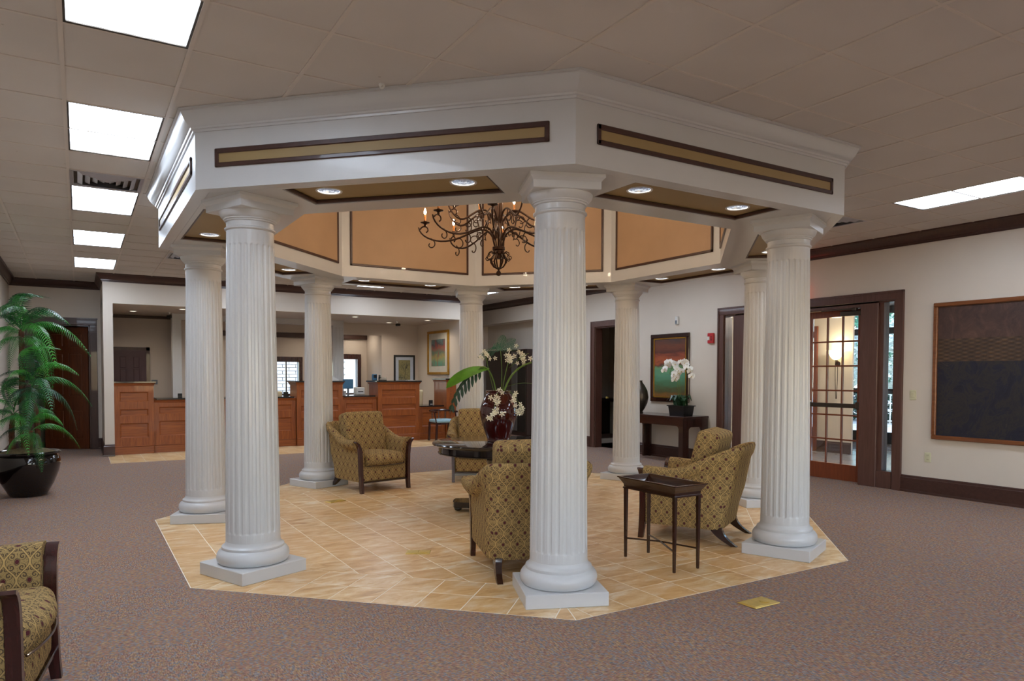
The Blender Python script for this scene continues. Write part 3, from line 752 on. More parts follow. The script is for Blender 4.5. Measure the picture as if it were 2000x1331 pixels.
for j in range(8):
    T = side_T(j)
    # soffit with a rectangular recess
    s = MB(); a0, a1, b0, b1, hx = 2.35, 3.10, 2.60, 3.06, .735
    def quadz(p): s.prism([tuple((T @ Vector((x, -a, 0)))[:2]) for x, a in p], 2.759, 2.80)
    quadz([(-a0 * T22, a0), (a0 * T22, a0), (b0 * T22, b0), (-b0 * T22, b0)]); quadz([(-b1 * T22, b1), (b1 * T22, b1), (a1 * T22, a1), (-a1 * T22, a1)])
    quadz([(-b0 * T22, b0), (-hx, b0), (-hx, b1), (-b1 * T22, b1)]); quadz([(hx, b0), (b0 * T22, b0), (b1 * T22, b1), (hx, b1)])
    s.build('soffit', 'paint', can, smooth=0)
    # tan recessed panel with two round holes
    p = MB(); z = 2.792; hs, rr = .10, .082; ac = (b0 + b1) / 2
    def qd(x0, x1, y0, y1): p.add([T @ Vector(v) for v in ((x0, -y0, z), (x0, -y1, z), (x1, -y1, z), (x1, -y0, z))], [(0, 1, 2, 3)])
    xs = [-hx, -.5 - hs, -.5 + hs, .5 - hs, .5 + hs, hx]
    for i in range(5):
        if i % 2 == 0: qd(xs[i], xs[i + 1], b0, b1)
        else: qd(xs[i], xs[i + 1], b0, ac - hs); qd(xs[i], xs[i + 1], ac + hs, b1)
    for cx_ in (-.5, .5):
        outer, inner = [], []
        for k in range(24):
            a = 2 * math.pi * k / 24; c_, s_ = math.cos(a), math.sin(a); q = hs / max(abs(c_), abs(s_))
            outer.append(T @ Vector((cx_ + c_ * q, -ac + s_ * q, z))); inner.append(T @ Vector((cx_ + c_ * rr, -ac + s_ * rr, z)))
        p.loft([outer, inner], True, False)
    p.build('soffit_panel', 'tan', can, smooth=0)
    tr = MB(); w = .022
    for x0, x1, y0, y1 in ((-hx, hx, b0, b0 + w), (-hx, hx, b1 - w, b1), (-hx, -hx + w, b0, b1), (hx - w, hx, b0, b1)): tr.box(x0, x1, -y1, -y0, 2.764, 2.792, .006, T)
    tr.build('soffit_trim', 'trimx', can, smooth=0)
    # frieze panel
    f = MB(); w = .030; hx2, z0, z1, a = 1.163, 2.900, 3.026, 3.192
    for q in ((-hx2, hx2, z0, z0 + w), (-hx2, hx2, z1 - w * 1.15, z1), (-hx2, -hx2 + w, z0, z1), (hx2 - w, hx2, z0, z1)): f.box(q[0], q[1], -a - .014, -a, q[2], q[3], .005, T)
    f.build('frieze_frame', 'trimx', can, smooth=0)
    MB().box(-hx2 + w, hx2 - w, -a - .004, -a, z0 + w, z1 - w, 0, T).build('frieze_panel', 'tan', can, smooth=0)
    # drum wall
    d = MB(); d.prism([tuple((T @ Vector((x, -q, 0)))[:2]) for x, q in ((-2.35 * T22, 2.35), (2.35 * T22, 2.35), (2.43 * T22, 2.43), (-2.43 * T22, 2.43))], 2.80, 4.3)
    d.build('drum_wall', 'paint', can, smooth=0)
    MB().box(-.85, .85, -2.35, -2.344, 2.92, 4.05, 0, T).build('drum_panel', 'drum', can, smooth=0)
    t_ = MB(); w = .028
    for q in ((-.865, .865, 2.905, 2.905 + w), (-.865, .865, 4.04, 4.04 + w), (-.865, -.865 + w, 2.905, 4.06), (.865 - w, .865, 2.905, 4.06)): t_.box(q[0], q[1], -2.352, -2.332, q[2], q[3], .004, T)
    t_.build('drum_trim', 'trimx', can, smooth=0)
MB().prism([(octp(2.45, k)[0] - CX, octp(2.45, k)[1] - CY) for k in range(8)], 4.3, 4.36).build('drum_ceiling', 'paint', can, smooth=0)
# downlights
SIDES = ['front side facing the camera on the right', 'front left side', 'left side', 'back left side', 'back side', 'back right side', 'right side', 'front right corner side']
SIDES = ['side spanning from the nearest column to the column by the french door', 'side spanning over the seat with its back turned, left of the nearest column', 'far left side toward the potted palm', 'rear left side toward the teller counter', 'rear side behind the chandelier', 'rear right side toward the orchid painting', 'right side toward the french door', 'right front side toward the dark wall hanging']
SIDES = ['over the side table', 'over the front left bay', 'over the leftmost bay', 'over the bay before the counter', 'over the rear bay behind the vase', 'over the bay by the sunset painting', 'over the bay by the french door', 'over the right front bay']
# side 0 is the front side right of the nearest column, then clockwise seen from below
SIDES = {0: 'over the side table', 1: 'left of the nearest column', 2: 'on the palm side', 3: 'on the teller counter side', 4: 'behind the chandelier', 5: 'toward the sunset painting', 6: 'by the french door', 7: 'between the rightmost columns'}
proto = None
for j in range(8):
    T = side_T(j)
    for n_, tx in enumerate((-.5, .5)):
        pos = Vector((CX, CY, 2.792)) + T @ Vector((tx, -2.835, 0))
        lab = 'recessed silver downlight in the canopy soffit %s, %s of its pair' % (SIDES[j], ('first' if n_ == 0 else 'second'))
        lab = 'round downlight in canopy soffit %s, %s' % (SIDES[j], ('nearer the left end' if ((n_ == 0) == (j in (0, 1, 7))) else 'nearer the right end'))
        if proto is None:
            proto = empty('downlight', pos, 0, lab, 'downlight', 'downlights in the canopy soffit')
            MB().lathe([(.078, .004), (.078, -.003), (.092, -.006), (.094, .001)], 32, caps=False).build('trim_ring', 'white', proto, smooth=60)
            MB().lathe([(.080, -.002), (.074, .03), (.055, .075), (.03, .10)], 24, caps=False).build('reflector', 'reflector', proto, smooth=12)
            MB().lathe([(.035, .075), (.037, .10)], 16).build('lamp', 'downlens', proto, smooth=40)
            l = light('SPOT', 'lamp_beam', (0, 0, .055), P_DOWN, proto, (1, .97, .90), .03, spot_size=R(118), spot_blend=.8)
        else: dup(proto, pos, 0, lab)

# ================================================================== COLUMNS
def fluted(m, r0, r1, z0, z1, f0, f1, nf=24, per=7):
    w = .62 * math.pi / nf                                  # half angle of one flute
    def row(z, t):
        r = r0 + (r1 - r0) * (t ** 1.25); ring = []
        for i in range(nf):
            for k in range(per):
                u = -1 + 2 * k / (per - 1) if k else -1
                if k == 0: a = (i + .0) * 2 * math.pi / nf - w
                a = i * 2 * math.pi / nf + w * u; s_ = math.sqrt(max(0, 1 - u * u)); hw = r * w
                dz = min(z - (f0 + hw * (1 - s_)), (f1 - hw * (1 - s_)) - z)
                dep = 0 if dz <= 0 else min(1, math.sqrt(min(1, dz / hw))) * s_ * .0075
                ring.append(((r - dep) * math.cos(a), (r - dep) * math.sin(a), z))
        return ring
    zs = [z0, f0 - .001] + [f0 + .003, f0 + .008, f0 + .014, f0 + .021, f0 + .03, f0 + .045] + [f0 + .06 + (f1 - f0 - .12) * k / 8 for k in range(9)] + [f1 - .045, f1 - .03, f1 - .021, f1 - .014, f1 - .008, f1 - .003, f1 + .001, z1]
    m.loft([row(z, (z - z0) / (z1 - z0)) for z in zs])
CPROTO = None
CLAB = ['white fluted column nearest the camera, hiding part of the armchair seen from behind', 'thick white fluted column at the front left corner of the canopy',
        'white fluted column at the left edge of the canopy, partly behind the front left one', 'white fluted column behind the armchair at the teller counter side',
        'thin distant white column at the back of the canopy beside the gold framed print', 'white fluted column in front of the console table',
        'white fluted column mostly hidden behind the one by the french door', 'white fluted column by the french door, right of the side table']
def make_column(loc, rot, lab):
    r = empty('column', loc, rot, lab, 'column', 'columns carrying the canopy')
    MB().box(-.272, .272, -.272, .272, 0, .092, .004).build('plinth', 'paint', r)
    MB().lathe([(.22, .092), (.243, .096), (.256, .115), (.260, .140), (.255, .165), (.240, .186), (.226, .193), (.221, .197), (.223, .206), (.222, .215), (.214, .221), (.206, .226), (.198, .236), (.1945, .252), (.1, .252)], 48).build('base', 'paint', r, smooth=28)
    m = MB(); fluted(m, .1935, .166, .245, 2.535, .315, 2.43); m.build('shaft', 'paint', r, smooth=32)
    MB().lathe([(.1, 2.530), (.166, 2.530), (.172, 2.533), (.179, 2.540), (.179, 2.548), (.172, 2.554), (.1665, 2.556), (.1665, 2.592), (.176, 2.596), (.178, 2.606), (.186, 2.608), (.188, 2.616), (.194, 2.620), (.208, 2.637), (.216, 2.656), (.217, 2.668), (.1, 2.668)], 48).build('capital', 'paint', r, smooth=28)
    rings = [[(sx * a, sy * a, z) for sx, sy in ((-1, -1), (1, -1), (1, 1), (-1, 1))] for a, z in ((.215, 2.664), (.220, 2.668), (.220, 2.712), (.223, 2.716), (.231, 2.727), (.242, 2.735), (.242, 2.7585))]
    MB().loft(rings).build('abacus', 'paint', r, smooth=20)
    return r
for k in range(8):
    x, y = octp(3.031 * math.cos(math.pi / 8), k); rot = -R(22.5 + 45 * k)
    if CPROTO is None: CPROTO = make_column((x, y, 0), rot, CLAB[k])
    else: dup(CPROTO, (x, y, 0), rot, CLAB[k])

# ================================================================== CEILING LIGHTS, VENTS
tro = None
tlab = {(-.056, 3.14): 'ceiling troffer light nearest the camera, cut by the top of the view', (-.056, 5.58): 'ceiling troffer light beside the canopy corner, in front of the air vent',
        (-.056, 8.02): 'ceiling troffer light just beyond the air vent', (-.056, 10.46): 'ceiling troffer light, second beyond the air vent', (-.056, 12.90): 'ceiling troffer light farthest in its row, before the office door',
        (2.384, 12.90): 'ceiling troffer light above the left part of the teller counter, mostly behind the canopy', (4.824, 12.90): 'ceiling troffer light near the teller counter crown, seen edge on', (7.264, 12.90): 'ceiling troffer light at the far right end of the teller counter',
        (7.264, 3.14): 'long ceiling troffer light above the wall with the dark hanging', (7.264, 8.02): 'ceiling troffer light above the french door side, behind the canopy', (7.264, 10.46): 'ceiling troffer light above the console table, behind the canopy',
        (-.056, -1.74): 'ceiling troffer light behind the camera at the left wall', (-.056, .70): 'ceiling troffer light straight above the camera', (2.384, -1.74): 'ceiling troffer light behind the camera, middle row', (4.824, -1.74): 'ceiling troffer light behind the camera, third row', (7.264, -1.74): 'ceiling troffer light behind the camera at the right wall', (7.264, .70): 'ceiling troffer light above the near end of the right wall'}
for tx, ty in troffers:
    if tro is None:
        tro = empty('troffer_light', (tx + .305, ty + .61, ZC), 0, tlab[tx, ty], 'ceiling light', 'troffer lights in the ceiling grid')
        m = MB()
        for q in ((-.298, .298, -.603, -.585), (-.298, .298, .585, .603), (-.298, -.28, -.603, .603), (.28, .298, -.603, .603)): m.box(q[0], q[1], q[2], q[3], -.004, .03, .002)
        m.build('frame', 'steel_dark', tro, smooth=0); MB().box(-.28, .28, -.585, .585, .004, .008).build('diffuser', 'troffer', tro, smooth=0)
        MB().box(-.298, .298, -.603, .603, .03, .035).build('housing', 'white', tro, smooth=0)
    else: dup(tro, (tx + .305, ty + .61, ZC), 0, tlab[tx, ty])
vl = ['square silver ceiling air vent between two troffer lights', 'small ceiling air vent beyond the left corner of the canopy', 'dark slotted ceiling air vent beside the right corner of the canopy']
vp = None
for (tx, ty), lb in zip(vents, vl):
    if vp is None:
        vp = empty('ceiling_vent', (tx + .305, ty + .305, ZC), 0, lb, 'air vent', 'air vents in the ceiling')
        MB().box(-.30, .30, -.30, .30, .012, .02).build('backing', 'steel_dark', vp, smooth=0)
        m = MB()
        for q in ((-.30, .30, -.30, -.265), (-.30, .30, .265, .30), (-.30, -.265, -.265, .265), (.265, .30, -.265, .265)): m.box(q[0], q[1], q[2], q[3], -.006, .012, .003)
        m.build('frame', 'ventmetal', vp, smooth=0)
        for r0 in (.235, .175, .115, .06):
            m = MB(); w = .03
            o_, i_ = r0, r0 - .04
            m.loft([[(sx * o_, sy * o_, .010) for sx, sy in ((-1, -1), (1, -1), (1, 1), (-1, 1))], [(sx * i_, sy * i_, -.014) for sx, sy in ((-1, -1), (1, -1), (1, 1), (-1, 1))]], True, False); m.build('louver', 'ventmetal', vp, smooth=0)
    else: dup(vp, (tx + .305, ty + .305, ZC), 0, lb)

# ================================================================== CHANDELIER
ch = empty('chandelier', (CX, CY, 0), 0, 'dark wrought iron chandelier with scrolling arms and candle bulbs hanging in the drum', 'chandelier')
away = math.atan2(math.cos(PHI), math.sin(PHI))
m = MB(); m.lathe([(.002, 2.555), (.022, 2.562), (.030, 2.585), (.020, 2.605), (.010, 2.615), (.014, 2.635), (.004, 2.65)], 14); m.build('finial', 'bronze', ch, smooth=50)
m = MB()
for k in range(8):
    a = k * math.pi / 4; c_, s_ = math.cos(a), math.sin(a)
    pts = [(.01, 2.63), (.055, 2.655), (.085, 2.70), (.092, 2.735), (.070, 2.765), (.055, 2.79), (.085, 2.815), (.115, 2.80), (.118, 2.775), (.100, 2.768)]
    m.tube([(r * c_, r * s_, z) for r, z in pts], [.006, .008, .009, .009, .008, .008, .008, .007, .006, .004], 6)
    pts = [(.092, 2.735), (.13, 2.725), (.145, 2.745), (.135, 2.765), (.118, 2.758)]
    m.tube([(r * c_, r * s_, z) for r, z in pts], .0055, 6)
m.build('basket', 'bronze', ch, smooth=60)
m = MB(); m.lathe([(.030, 2.74), (.034, 2.78), (.060, 2.79), (.058, 2.83), (.068, 2.835), (.068, 2.865), (.058, 2.87), (.03, 2.875)], 20); m.lathe([(.012, 2.87), (.016, 3.6), (.03, 3.62), (.012, 3.66), (.010, 4.2), (.06, 4.26), (.07, 4.30)], 12)
for k in range(12):
    a = k * math.pi / 6; m.tube([(.04 * math.cos(a), .04 * math.sin(a), 2.86), (.075 * math.cos(a), .075 * math.sin(a), 3.0), (.035 * math.cos(a), .035 * math.sin(a), 3.2), (.05 * math.cos(a), .05 * math.sin(a), 3.5), (.02 * math.cos(a), .02 * math.sin(a), 3.62)], .007, 6)
m.build('stem', 'bronze', ch, smooth=60)
def curl(cx, cz, r0, r1, a0, a1, n=12): return [(cx + (r0 + (r1 - r0) * k / n) * math.cos(R(a0 + (a1 - a0) * k / n)), cz + (r0 + (r1 - r0) * k / n) * math.sin(R(a0 + (a1 - a0) * k / n))) for k in range(n + 1)]
def bez(p, n=16):
    out = []; m_ = len(p) - 1
    for k in range(n + 1):
        t = k / n; q = [Vector(v) for v in p]
        while len(q) > 1: q = [q[i].lerp(q[i + 1], t) for i in range(len(q) - 1)]
        out.append(tuple(q[0]))
    return out
def arm_mesh(Rb, zb, zl):       # radius and height of the candle cup, height of the lowest bend
    m = MB(); P = lambda q: [(r, 0, z) for r, z in q]
    main = bez([(.05, zl + .02), (.16, zl + .25), (.30, zl + .12), (.42, zl - .07), (Rb - .12, zl - .05), (Rb + .06, zl + .04), (Rb + .07, zb - .05)], 20)
    hook = curl(Rb + .0, zb - .085, .058, .020, 0, 245, 14)
    m.tube(P(main + [(Rb + .058, zb - .075)] + hook[1:]), [.011] * 14 + [.009] * (len(main) - 13) + [.008] * 14, 7)
    a = main[9]; m.tube(P([a] + curl(a[0] + .02, a[1] - .075, .07, .018, 100, 330, 12)[0:]), .0065, 6)
    b = main[16]; m.tube(P([b] + [(b[0] - .045, b[1] - .01)] + curl(b[0] - .035, b[1] - .07, .05, .016, 130, 400, 12)), .0065, 6)
    c = main[5]; m.tube(P([c] + curl(c[0] + .03, c[1] - .11, .06, .018, 150, -130, 12)), .006, 6)
    m.tube(P([(Rb, zb - .03), (Rb, zb)]), .009, 6)
    m.lathe([(.010, zb - .045), (.016, zb - .03), (.011, zb - .02), (.024, zb - .008), (.050, zb - .002), (.052, zb + .004), (.020, zb + .006), (.016, zb + .02), (.004, zb + .02)], 14, (Rb, 0, 0))
    return m
protoA = {}
for tier, (n_, Rb, zb, zl, off) in enumerate(((8, .80, 3.135, 2.93, 3), (8, .52, 3.355, 3.12, -26))):
    for k in range(n_):
        a = away - R(off) + k * 2 * math.pi / n_
        if tier not in protoA:
            o = arm_mesh(Rb, zb, zl).build('arm', 'bronze', ch, smooth=60)
            cs = MB().lathe([(.011, zb + .01), (.012, zb + .085), (.004, zb + .09)], 10, (Rb, 0, 0)).build('candle_sleeve', 'amber', o, smooth=50)
            bl = MB().lathe([(.004, zb + .088), (.012, zb + .105), (.013, zb + .12), (.006, zb + .145), (.001, zb + .158)], 10, (Rb, 0, 0)).build('bulb', 'bulb', o, smooth=60)
            protoA[tier] = (o, cs, bl); root = o
        else:
            o, cs, bl = protoA[tier]; root = o.copy(); COL.objects.link(root); root.parent = ch
            for q in (cs, bl): c = q.copy(); COL.objects.link(c); c.parent = root
        root.rotation_euler = (0, 0, a)
        if k % 2 == 0 or tier == 0: light('POINT', 'bulb_light', (Rb * math.cos(a), Rb * math.sin(a), zb + .125), P_BULB, ch, (1, .80, .60), .03)

# ================================================================== ARMCHAIRS
def chair_path():
    pts = []; hw, yf, yb, r = .355, -.355, .315, .13
    for k in range(9): pts.append((-hw, yf + (yb - r - yf) * k / 8, -1, 0))
    for k in range(1, 7): a = math.pi - math.pi / 2 * k / 6; pts.append((-hw + r + r * math.cos(a), yb - r + r * math.sin(a), math.cos(a), math.sin(a)))
    for k in range(1, 9): pts.append((-hw + r + (2 * hw - 2 * r) * k / 9, yb, 0, 1))
    return pts + [(-x, y, -nx, ny) for x, y, nx, ny in pts[:15][::-1]]
def armchair(loc, rot, lab):
    c = empty('armchair', loc, rot, lab, 'armchair')
    rings = []
    for x, y, nx, ny in chair_path():
        t = max(0, min(1, (y + .10) / .40)); t = t * t * (3 - 2 * t); b = ny ** 2
        zt = .668 + .195 * t - .012 * max(0, 1 - abs(y + .12) / .25)
        fl = .028 + .02 * t; roll = .062 * (1 - t); by = .155 * t
        def P(o, z, k): q = o; lean = by * k; return (x + nx * q, y + ny * q * .4 + lean, z)
        pr = [(0, .135, 0), (.012, .16, .03), (.012, .30, .2), (.010 + fl * .4, .45, .45), (fl * .8, zt - .13, .78), (fl + roll * .85, zt - .098, .88), (fl + roll + .012, zt - .055, .93), (fl + roll + .010, zt - .025, .97), (fl + roll - .012, zt - .004, 1), (fl - .015, zt, 1), (fl - .045, zt - .012, 1), (fl - .065, zt - .04, .96), (-.062, zt - .10, .88), (-.075, .45, .5), (-.075, .30, .2), (-.07, .14, 0)]
        rings.append([P(*q) for q in pr])
    MB().loft(rings).build('shell', 'fabric', c, smooth=50, uv=True, weld=True)
    MB().cushion(0, -.115, .405, .57, .585, .155, .045, .026, bulge=.055).build('seat_cushion', 'fabric', c, smooth=60, uv=True, weld=True)
    w = MB(); w.tube([(.275 * s_, -.408 - .045 * (1 - s_ * s_), .337) for s_ in [k / 8 - 1 for k in range(17)]], .006, 6); w.build('cushion_welt', 'espresso', c)
    T = Matrix.Translation((0, .125, .70)) @ Matrix.Rotation(R(-13), 4, 'X')
    MB().cushion(0, 0, 0, .585, .20, .57, .042, .012, T, bulge=.03).build('back_cushion', 'fabric', c, smooth=60, uv=True, weld=True)
    MB().cushion(0, -.20, .232, .66, .38, .195, .03, 0, bulge=.022).build('front_panel', 'fabric', c, smooth=60, uv=True, weld=True)
    MB().box(-.335, .335, -.405, -.36, .122, .140, .004).build('base_rail', 'espresso', c)
    for s_ in (-1, 1):
        cl = [(.352, .0), (.352, .10), (.356, .30), (.360, .45), (.370, .545), (.388, .600), (.416, .634), (.440, .645)]; rg = []
        for i, (x, z) in enumerate(cl):
            h = .020 if z < .5 else .020 - .004 * (i - 4); k = .021 + .012 * min(1, z / .15)
            n = Vector((cl[min(i + 1, 7)][0] - cl[max(i - 1, 0)][0], cl[min(i + 1, 7)][1] - cl[max(i - 1, 0)][1])).normalized(); px, pz = n.y, -n.x
            y0, y1 = -.412 - .015 * (1 - min(1, z / .2)), -.412 + 2 * k - .012
            rg.append([(s_ * (x - px * h), y0, z - pz * h), (s_ * (x + px * h), y0, z + pz * h), (s_ * (x + px * h), y1, z + pz * h), (s_ * (x - px * h), y1, z - pz * h)])
        MB().loft(rg).build('arm_post', 'purplewood', c, smooth=40, weld=True)
        rg = []
        for t in [k / 7 for k in range(8)]:
            z = .15 * (1 - t); y = .26 + .03 * t + .135 * t * t; x = .285 + .02 * t; h = .026 - .005 * t; k = .055 - .030 * t
            rg.append([(s_ * (x - h), y - k, z), (s_ * (x + h), y - k, z), (s_ * (x + h), y + k, z), (s_ * (x - h), y + k, z)])
        MB().loft(rg).build('leg', 'espresso', c, smooth=40, weld=True)
    return c
def face(dx, dy): return math.atan2(dx, -dy)      # rotation that turns the local -y front to direction (dx, dy)
chairs = [((3.24, 8.97), (.22, -.975), 'patterned armchair left of the round table, facing the camera'),
          ((4.90, 8.98), (-.47, -.88), 'patterned armchair behind the round table, partly hidden by the vase'),
          ((2.955, 4.64), (.31, .95), 'patterned armchair with its back to the camera, beside the nearest column'),
          ((4.885, 4.745), (-.49, .872), 'patterned armchair seen from the side behind the small tray table'),
          ((-.565, 3.80), (.990, -.142), 'patterned armchair in the near left corner, cut off by the edge of the view')]
cp = None
for (x, y), (dx, dy), lb in chairs:
    if cp is None: cp = armchair((x, y, 0), face(dx, dy), lb)
    else: dup(cp, (x, y, 0), face(dx, dy), lb)

# ================================================================== ROUND TABLE, VASE
t = empty('round_table', (CX, CY, 0), R(58.7), 'round black wooden pedestal table in the middle of the tiled octagon', 'table')
MB().lathe([(.10, .722), (.685, .722), (.705, .726), (.716, .735), (.718, .746), (.712, .756), (.698, .760), (.001, .760)], 72).build('table_top', 'blackwood', t, smooth=30)
MB().lathe([(.60, .640), (.655, .640), (.658, .648), (.650, .654), (.650, .714), (.656, .722), (.60, .722)], 72).build('apron', 'blackwood', t, smooth=30)
MB().lathe([(.24, .110), (.235, .135), (.20, .145), (.13, .17), (.085, .22), (.072, .30), (.085, .42), (.125, .52), (.130, .56), (.11, .585), (.11, .61), (.20, .64), (.20, .722)], 40).build('pedestal', 'blackwood', t, smooth=40)
pl = []
for k in range(4):
    a0 = k * math.pi / 2; c0 = (.49 * math.cos(a0), .49 * math.sin(a0)); tx, ty = -math.sin(a0), math.cos(a0)
    pl += [(c0[0] - tx * .07, c0[1] - ty * .07), (c0[0] + tx * .07, c0[1] + ty * .07)]
    for q in (.16, .24, .33, .42, .5, .58, .67, .76, .84):
        a = a0 + math.pi / 2 * q; r = .25 + .24 * (abs(q - .5) / .34) ** 2; pl.append((r * math.cos(a), r * math.sin(a)))
MB().prism(pl, .052, .112).build('base_platform', 'blackwood', t, smooth=0)
for k in range(4):
    a = k * math.pi / 2; MB().lathe([(.022, 0), (.038, .008), (.044, .024), (.038, .042), (.026, .052)], 16, (.44 * math.cos(a), .44 * math.sin(a), 0)).build('foot', 'blackwood', t, smooth=60)
v = empty('vase', (CX, CY, .7605), 0, 'large maroon glazed vase with white flowers and leaves on the round table', 'vase')
MB().lathe([(.118, 0), (.124, .006), (.120, .02), (.130, .05), (.165, .15), (.196, .25), (.205, .31), (.200, .36), (.178, .43), (.145, .495), (.128, .52), (.126, .532), (.140, .545), (.142, .553), (.128, .556), (.115, .545), (.112, .50), (.02, .48)], 48).build('body', 'vase', v, smooth=50)
ax, ay = fw.x, fw.y; rx, ry = rt.x, rt.y       # the view's depth and sideways directions, used only to orient plants
def vp_(u, z, d=0): return (rx * u + ax * d, ry * u + ay * d, z)
def leaf_strip(m, spine, widths, nrm=(0, 0, 1), fold=.15):
    pts = [Vector(p) for p in spine]; n = len(pts); rows = []
    for i, p in enumerate(pts):
        tn = (pts[min(i + 1, n - 1)] - pts[max(i - 1, 0)]).normalized(); s_ = tn.cross(Vector(nrm)); s_ = s_.normalized() if s_.length > 1e-4 else Vector((1, 0, 0)); u = s_.cross(tn)
        w = widths[i]; rows.append([p - s_ * w + u * w * fold, p, p + s_ * w + u * w * fold])
    vs = [q for r_ in rows for q in r_]; fs = []
    for i in range(n - 1):
        for k in range(2): fs.append((i * 3 + k, i * 3 + k + 1, i * 3 + k + 4, i * 3 + k + 3))
    m.add(vs, fs)
def bez3(pts, n): return [Vector(q) for q in (lambda P: [tuple(x) for x in P])(bezv(pts, n))]
def bezv(p, n):
    out = []
    for k in range(n + 1):
        t_ = k / n; q = [Vector(v_) for v_ in p]
        while len(q) > 1: q = [q[i].lerp(q[i + 1], t_) for i in range(len(q) - 1)]
        out.append(q[0])
    return out
# stems
m = MB()
m.tube(bezv([vp_(-.02, .50), vp_(-.05, .75), vp_(-.14, .85), vp_(-.20, .80)], 10), .008, 6); m.tube(bezv([vp_(.03, .50, .03), vp_(.05, .85, .05), vp_(.01, 1.05, .05)], 10), .004, 5)
m.tube(bezv([vp_(.05, .50), vp_(.12, .80), vp_(.30, .84), vp_(.36, .86)], 12), [.012] * 7 + [.009] * 6, 7); m.tube(bezv([vp_(.04, .50, .04), vp_(.06, .72, .04), vp_(.12, .90, .06)], 8), .005, 5)
m.tube(bezv([vp_(-.04, .5, .02), vp_(-.09, .70), vp_(-.14, .93)], 8), .003, 5); m.build('stems', 'stem', v, smooth=60)
# split leaf (monstera): blade lobes as separate fingers around a drooping midrib
m = MB(); mid = bezv([vp_(-.16, .80), vp_(-.30, .77), vp_(-.44, .62), vp_(-.53, .31)], 20)
for i in range(2, 20, 2):
    p = mid[i]; tn = (mid[min(i + 1, 20)] - mid[i - 1]).normalized()
    for s_ in (-1, 1):
        L = (.17 if s_ > 0 else .13) * (1 - .55 * abs(i - 8) / 12); side = Vector((rx, ry, 0)) * (.30 * s_) + Vector((ax, ay, 0)) * (-.25 * s_) + Vector((0, 0, -.85 if s_ > 0 else -.35)) + tn * .35
        side.normalize(); e = p + side * L; leaf_strip(m, [p, p.lerp(e, .3), p.lerp(e, .7), e], [.006, .016, .017, .002], nrm=(-ax, -ay, .3))
m.tube(mid, .004, 5); m.build('split_leaf', 'leafdark', v, smooth=0)
m = MB(); sp = bezv([vp_(-.10, .79), vp_(-.28, .79), vp_(-.44, .70, -.05), vp_(-.56, .58, -.08)], 10)
leaf_strip(m, sp, [.01, .035, .055, .070, .078, .082, .082, .078, .068, .045, .004], nrm=(-.3 * rx - .75 * ax, -.3 * ry - .75 * ay, .75), fold=.12); m.build('broad_leaf', 'leafbright', v, smooth=60)
# fern frond on top
def frond(m, pts, L, n=26, w=.012, both=True, droop=.2, ups=(0, 0, 1), taper=1.0, base=.1):
    P = [Vector(p) for p in pts]; N = len(P) - 1
    for k in range(n):
        t_ = base + (1 - base) * k / (n - 1); f = t_ * N; i = min(int(f), N - 1); p = P[i].lerp(P[i + 1], f - i); tn = (P[i + 1] - P[i]).normalized()
        s_ = tn.cross(Vector(ups)); s_ = s_.normalized() if s_.length > 1e-3 else Vector((1, 0, 0)); l = L * (math.sin(math.pi * min(1, (.12 + t_ * .86))) ** .6) * (1 - .35 * t_ * taper)
        for sg in (-1, 1):
            d = (s_ * sg + tn * .75 + Vector((0, 0, -droop))).normalized(); a = p + d * l * .5 + Vector((0, 0, .012)); e = p + d * l + Vector((0, 0, -droop * l * .6)); q = tn * w
            m.add([p - q * .6, p + q * .6, a + q * .9, e, a - q * .9], [(0, 1, 2, 4), (4, 2, 3)])
m = MB()
for a in ((-.22, .91), (-.05, 1.02), (.06, 1.14), (.18, 1.10), (.22, 1.03)):
    pts = bezv([vp_(-.01, .98, .04), vp_(a[0] * .5, (1.0 + a[1]) / 2 + .03, .04), vp_(a[0], a[1], .03)], 8); frond(m, pts, .085, 13, .0035, droop=.1, ups=(ax, ay, .1)); m.tube(pts, .002, 4)
m.build('fern_frond', 'fern', v, smooth=0)
fl = None
def floret(parent, pos, s, mat='petalg'):
    global fl
    if fl is None:
        m = MB()
        for k in range(5):
            a = k * 2 * math.pi / 5; d = Vector((math.cos(a), .15, math.sin(a))); q = Vector((-math.sin(a), 0, math.cos(a)))
            m.add([Vector((0, .1, 0)), d * .55 + q * .24, d, d * .55 - q * .24, d * .5 + Vector((0, .12, 0))], [(0, 1, 4), (1, 2, 4), (2, 3, 4), (3, 0, 4)])
        m.cur = 1; m.sphere((0, -.08, 0), .10, 6, 4)
        o = m.build('flower', [mat, 'lip'], parent, smooth=0); fl = o
    else: o = fl.copy(); COL.objects.link(o); o.parent = parent
    o.location = pos; o.scale = (s, s, s); o.rotation_euler = (random.uniform(-.5, .5), random.uniform(0, 6), -PHI + random.uniform(-.6, .6)); return o
for cx_, cz_, d_, sx, sz, n_ in ((-.13, .92, -.02, .07, .05, 8), (.11, .93, .0, .03, .06, 9), (.24, .90, .0, .10, .09, 17), (.02, .55, -.16, .02, .03, 3), (-.02, .44, -.21, .05, .05, 9), (-.04, .34, -.24, .05, .05, 8), (-.07, .26, -.24, .03, .03, 5), (.17, .47, -.12, .035, .06, 9), (.24, .34, -.10, .035, .05, 9), (.40, .60, 0, .04, .05, 5)):
    for k in range(n_): floret(v, vp_(cx_ + random.gauss(0, sx * .65), cz_ + random.gauss(0, sz * .65), d_ + random.gauss(0, .02)), random.uniform(.026, .036))
m = MB()
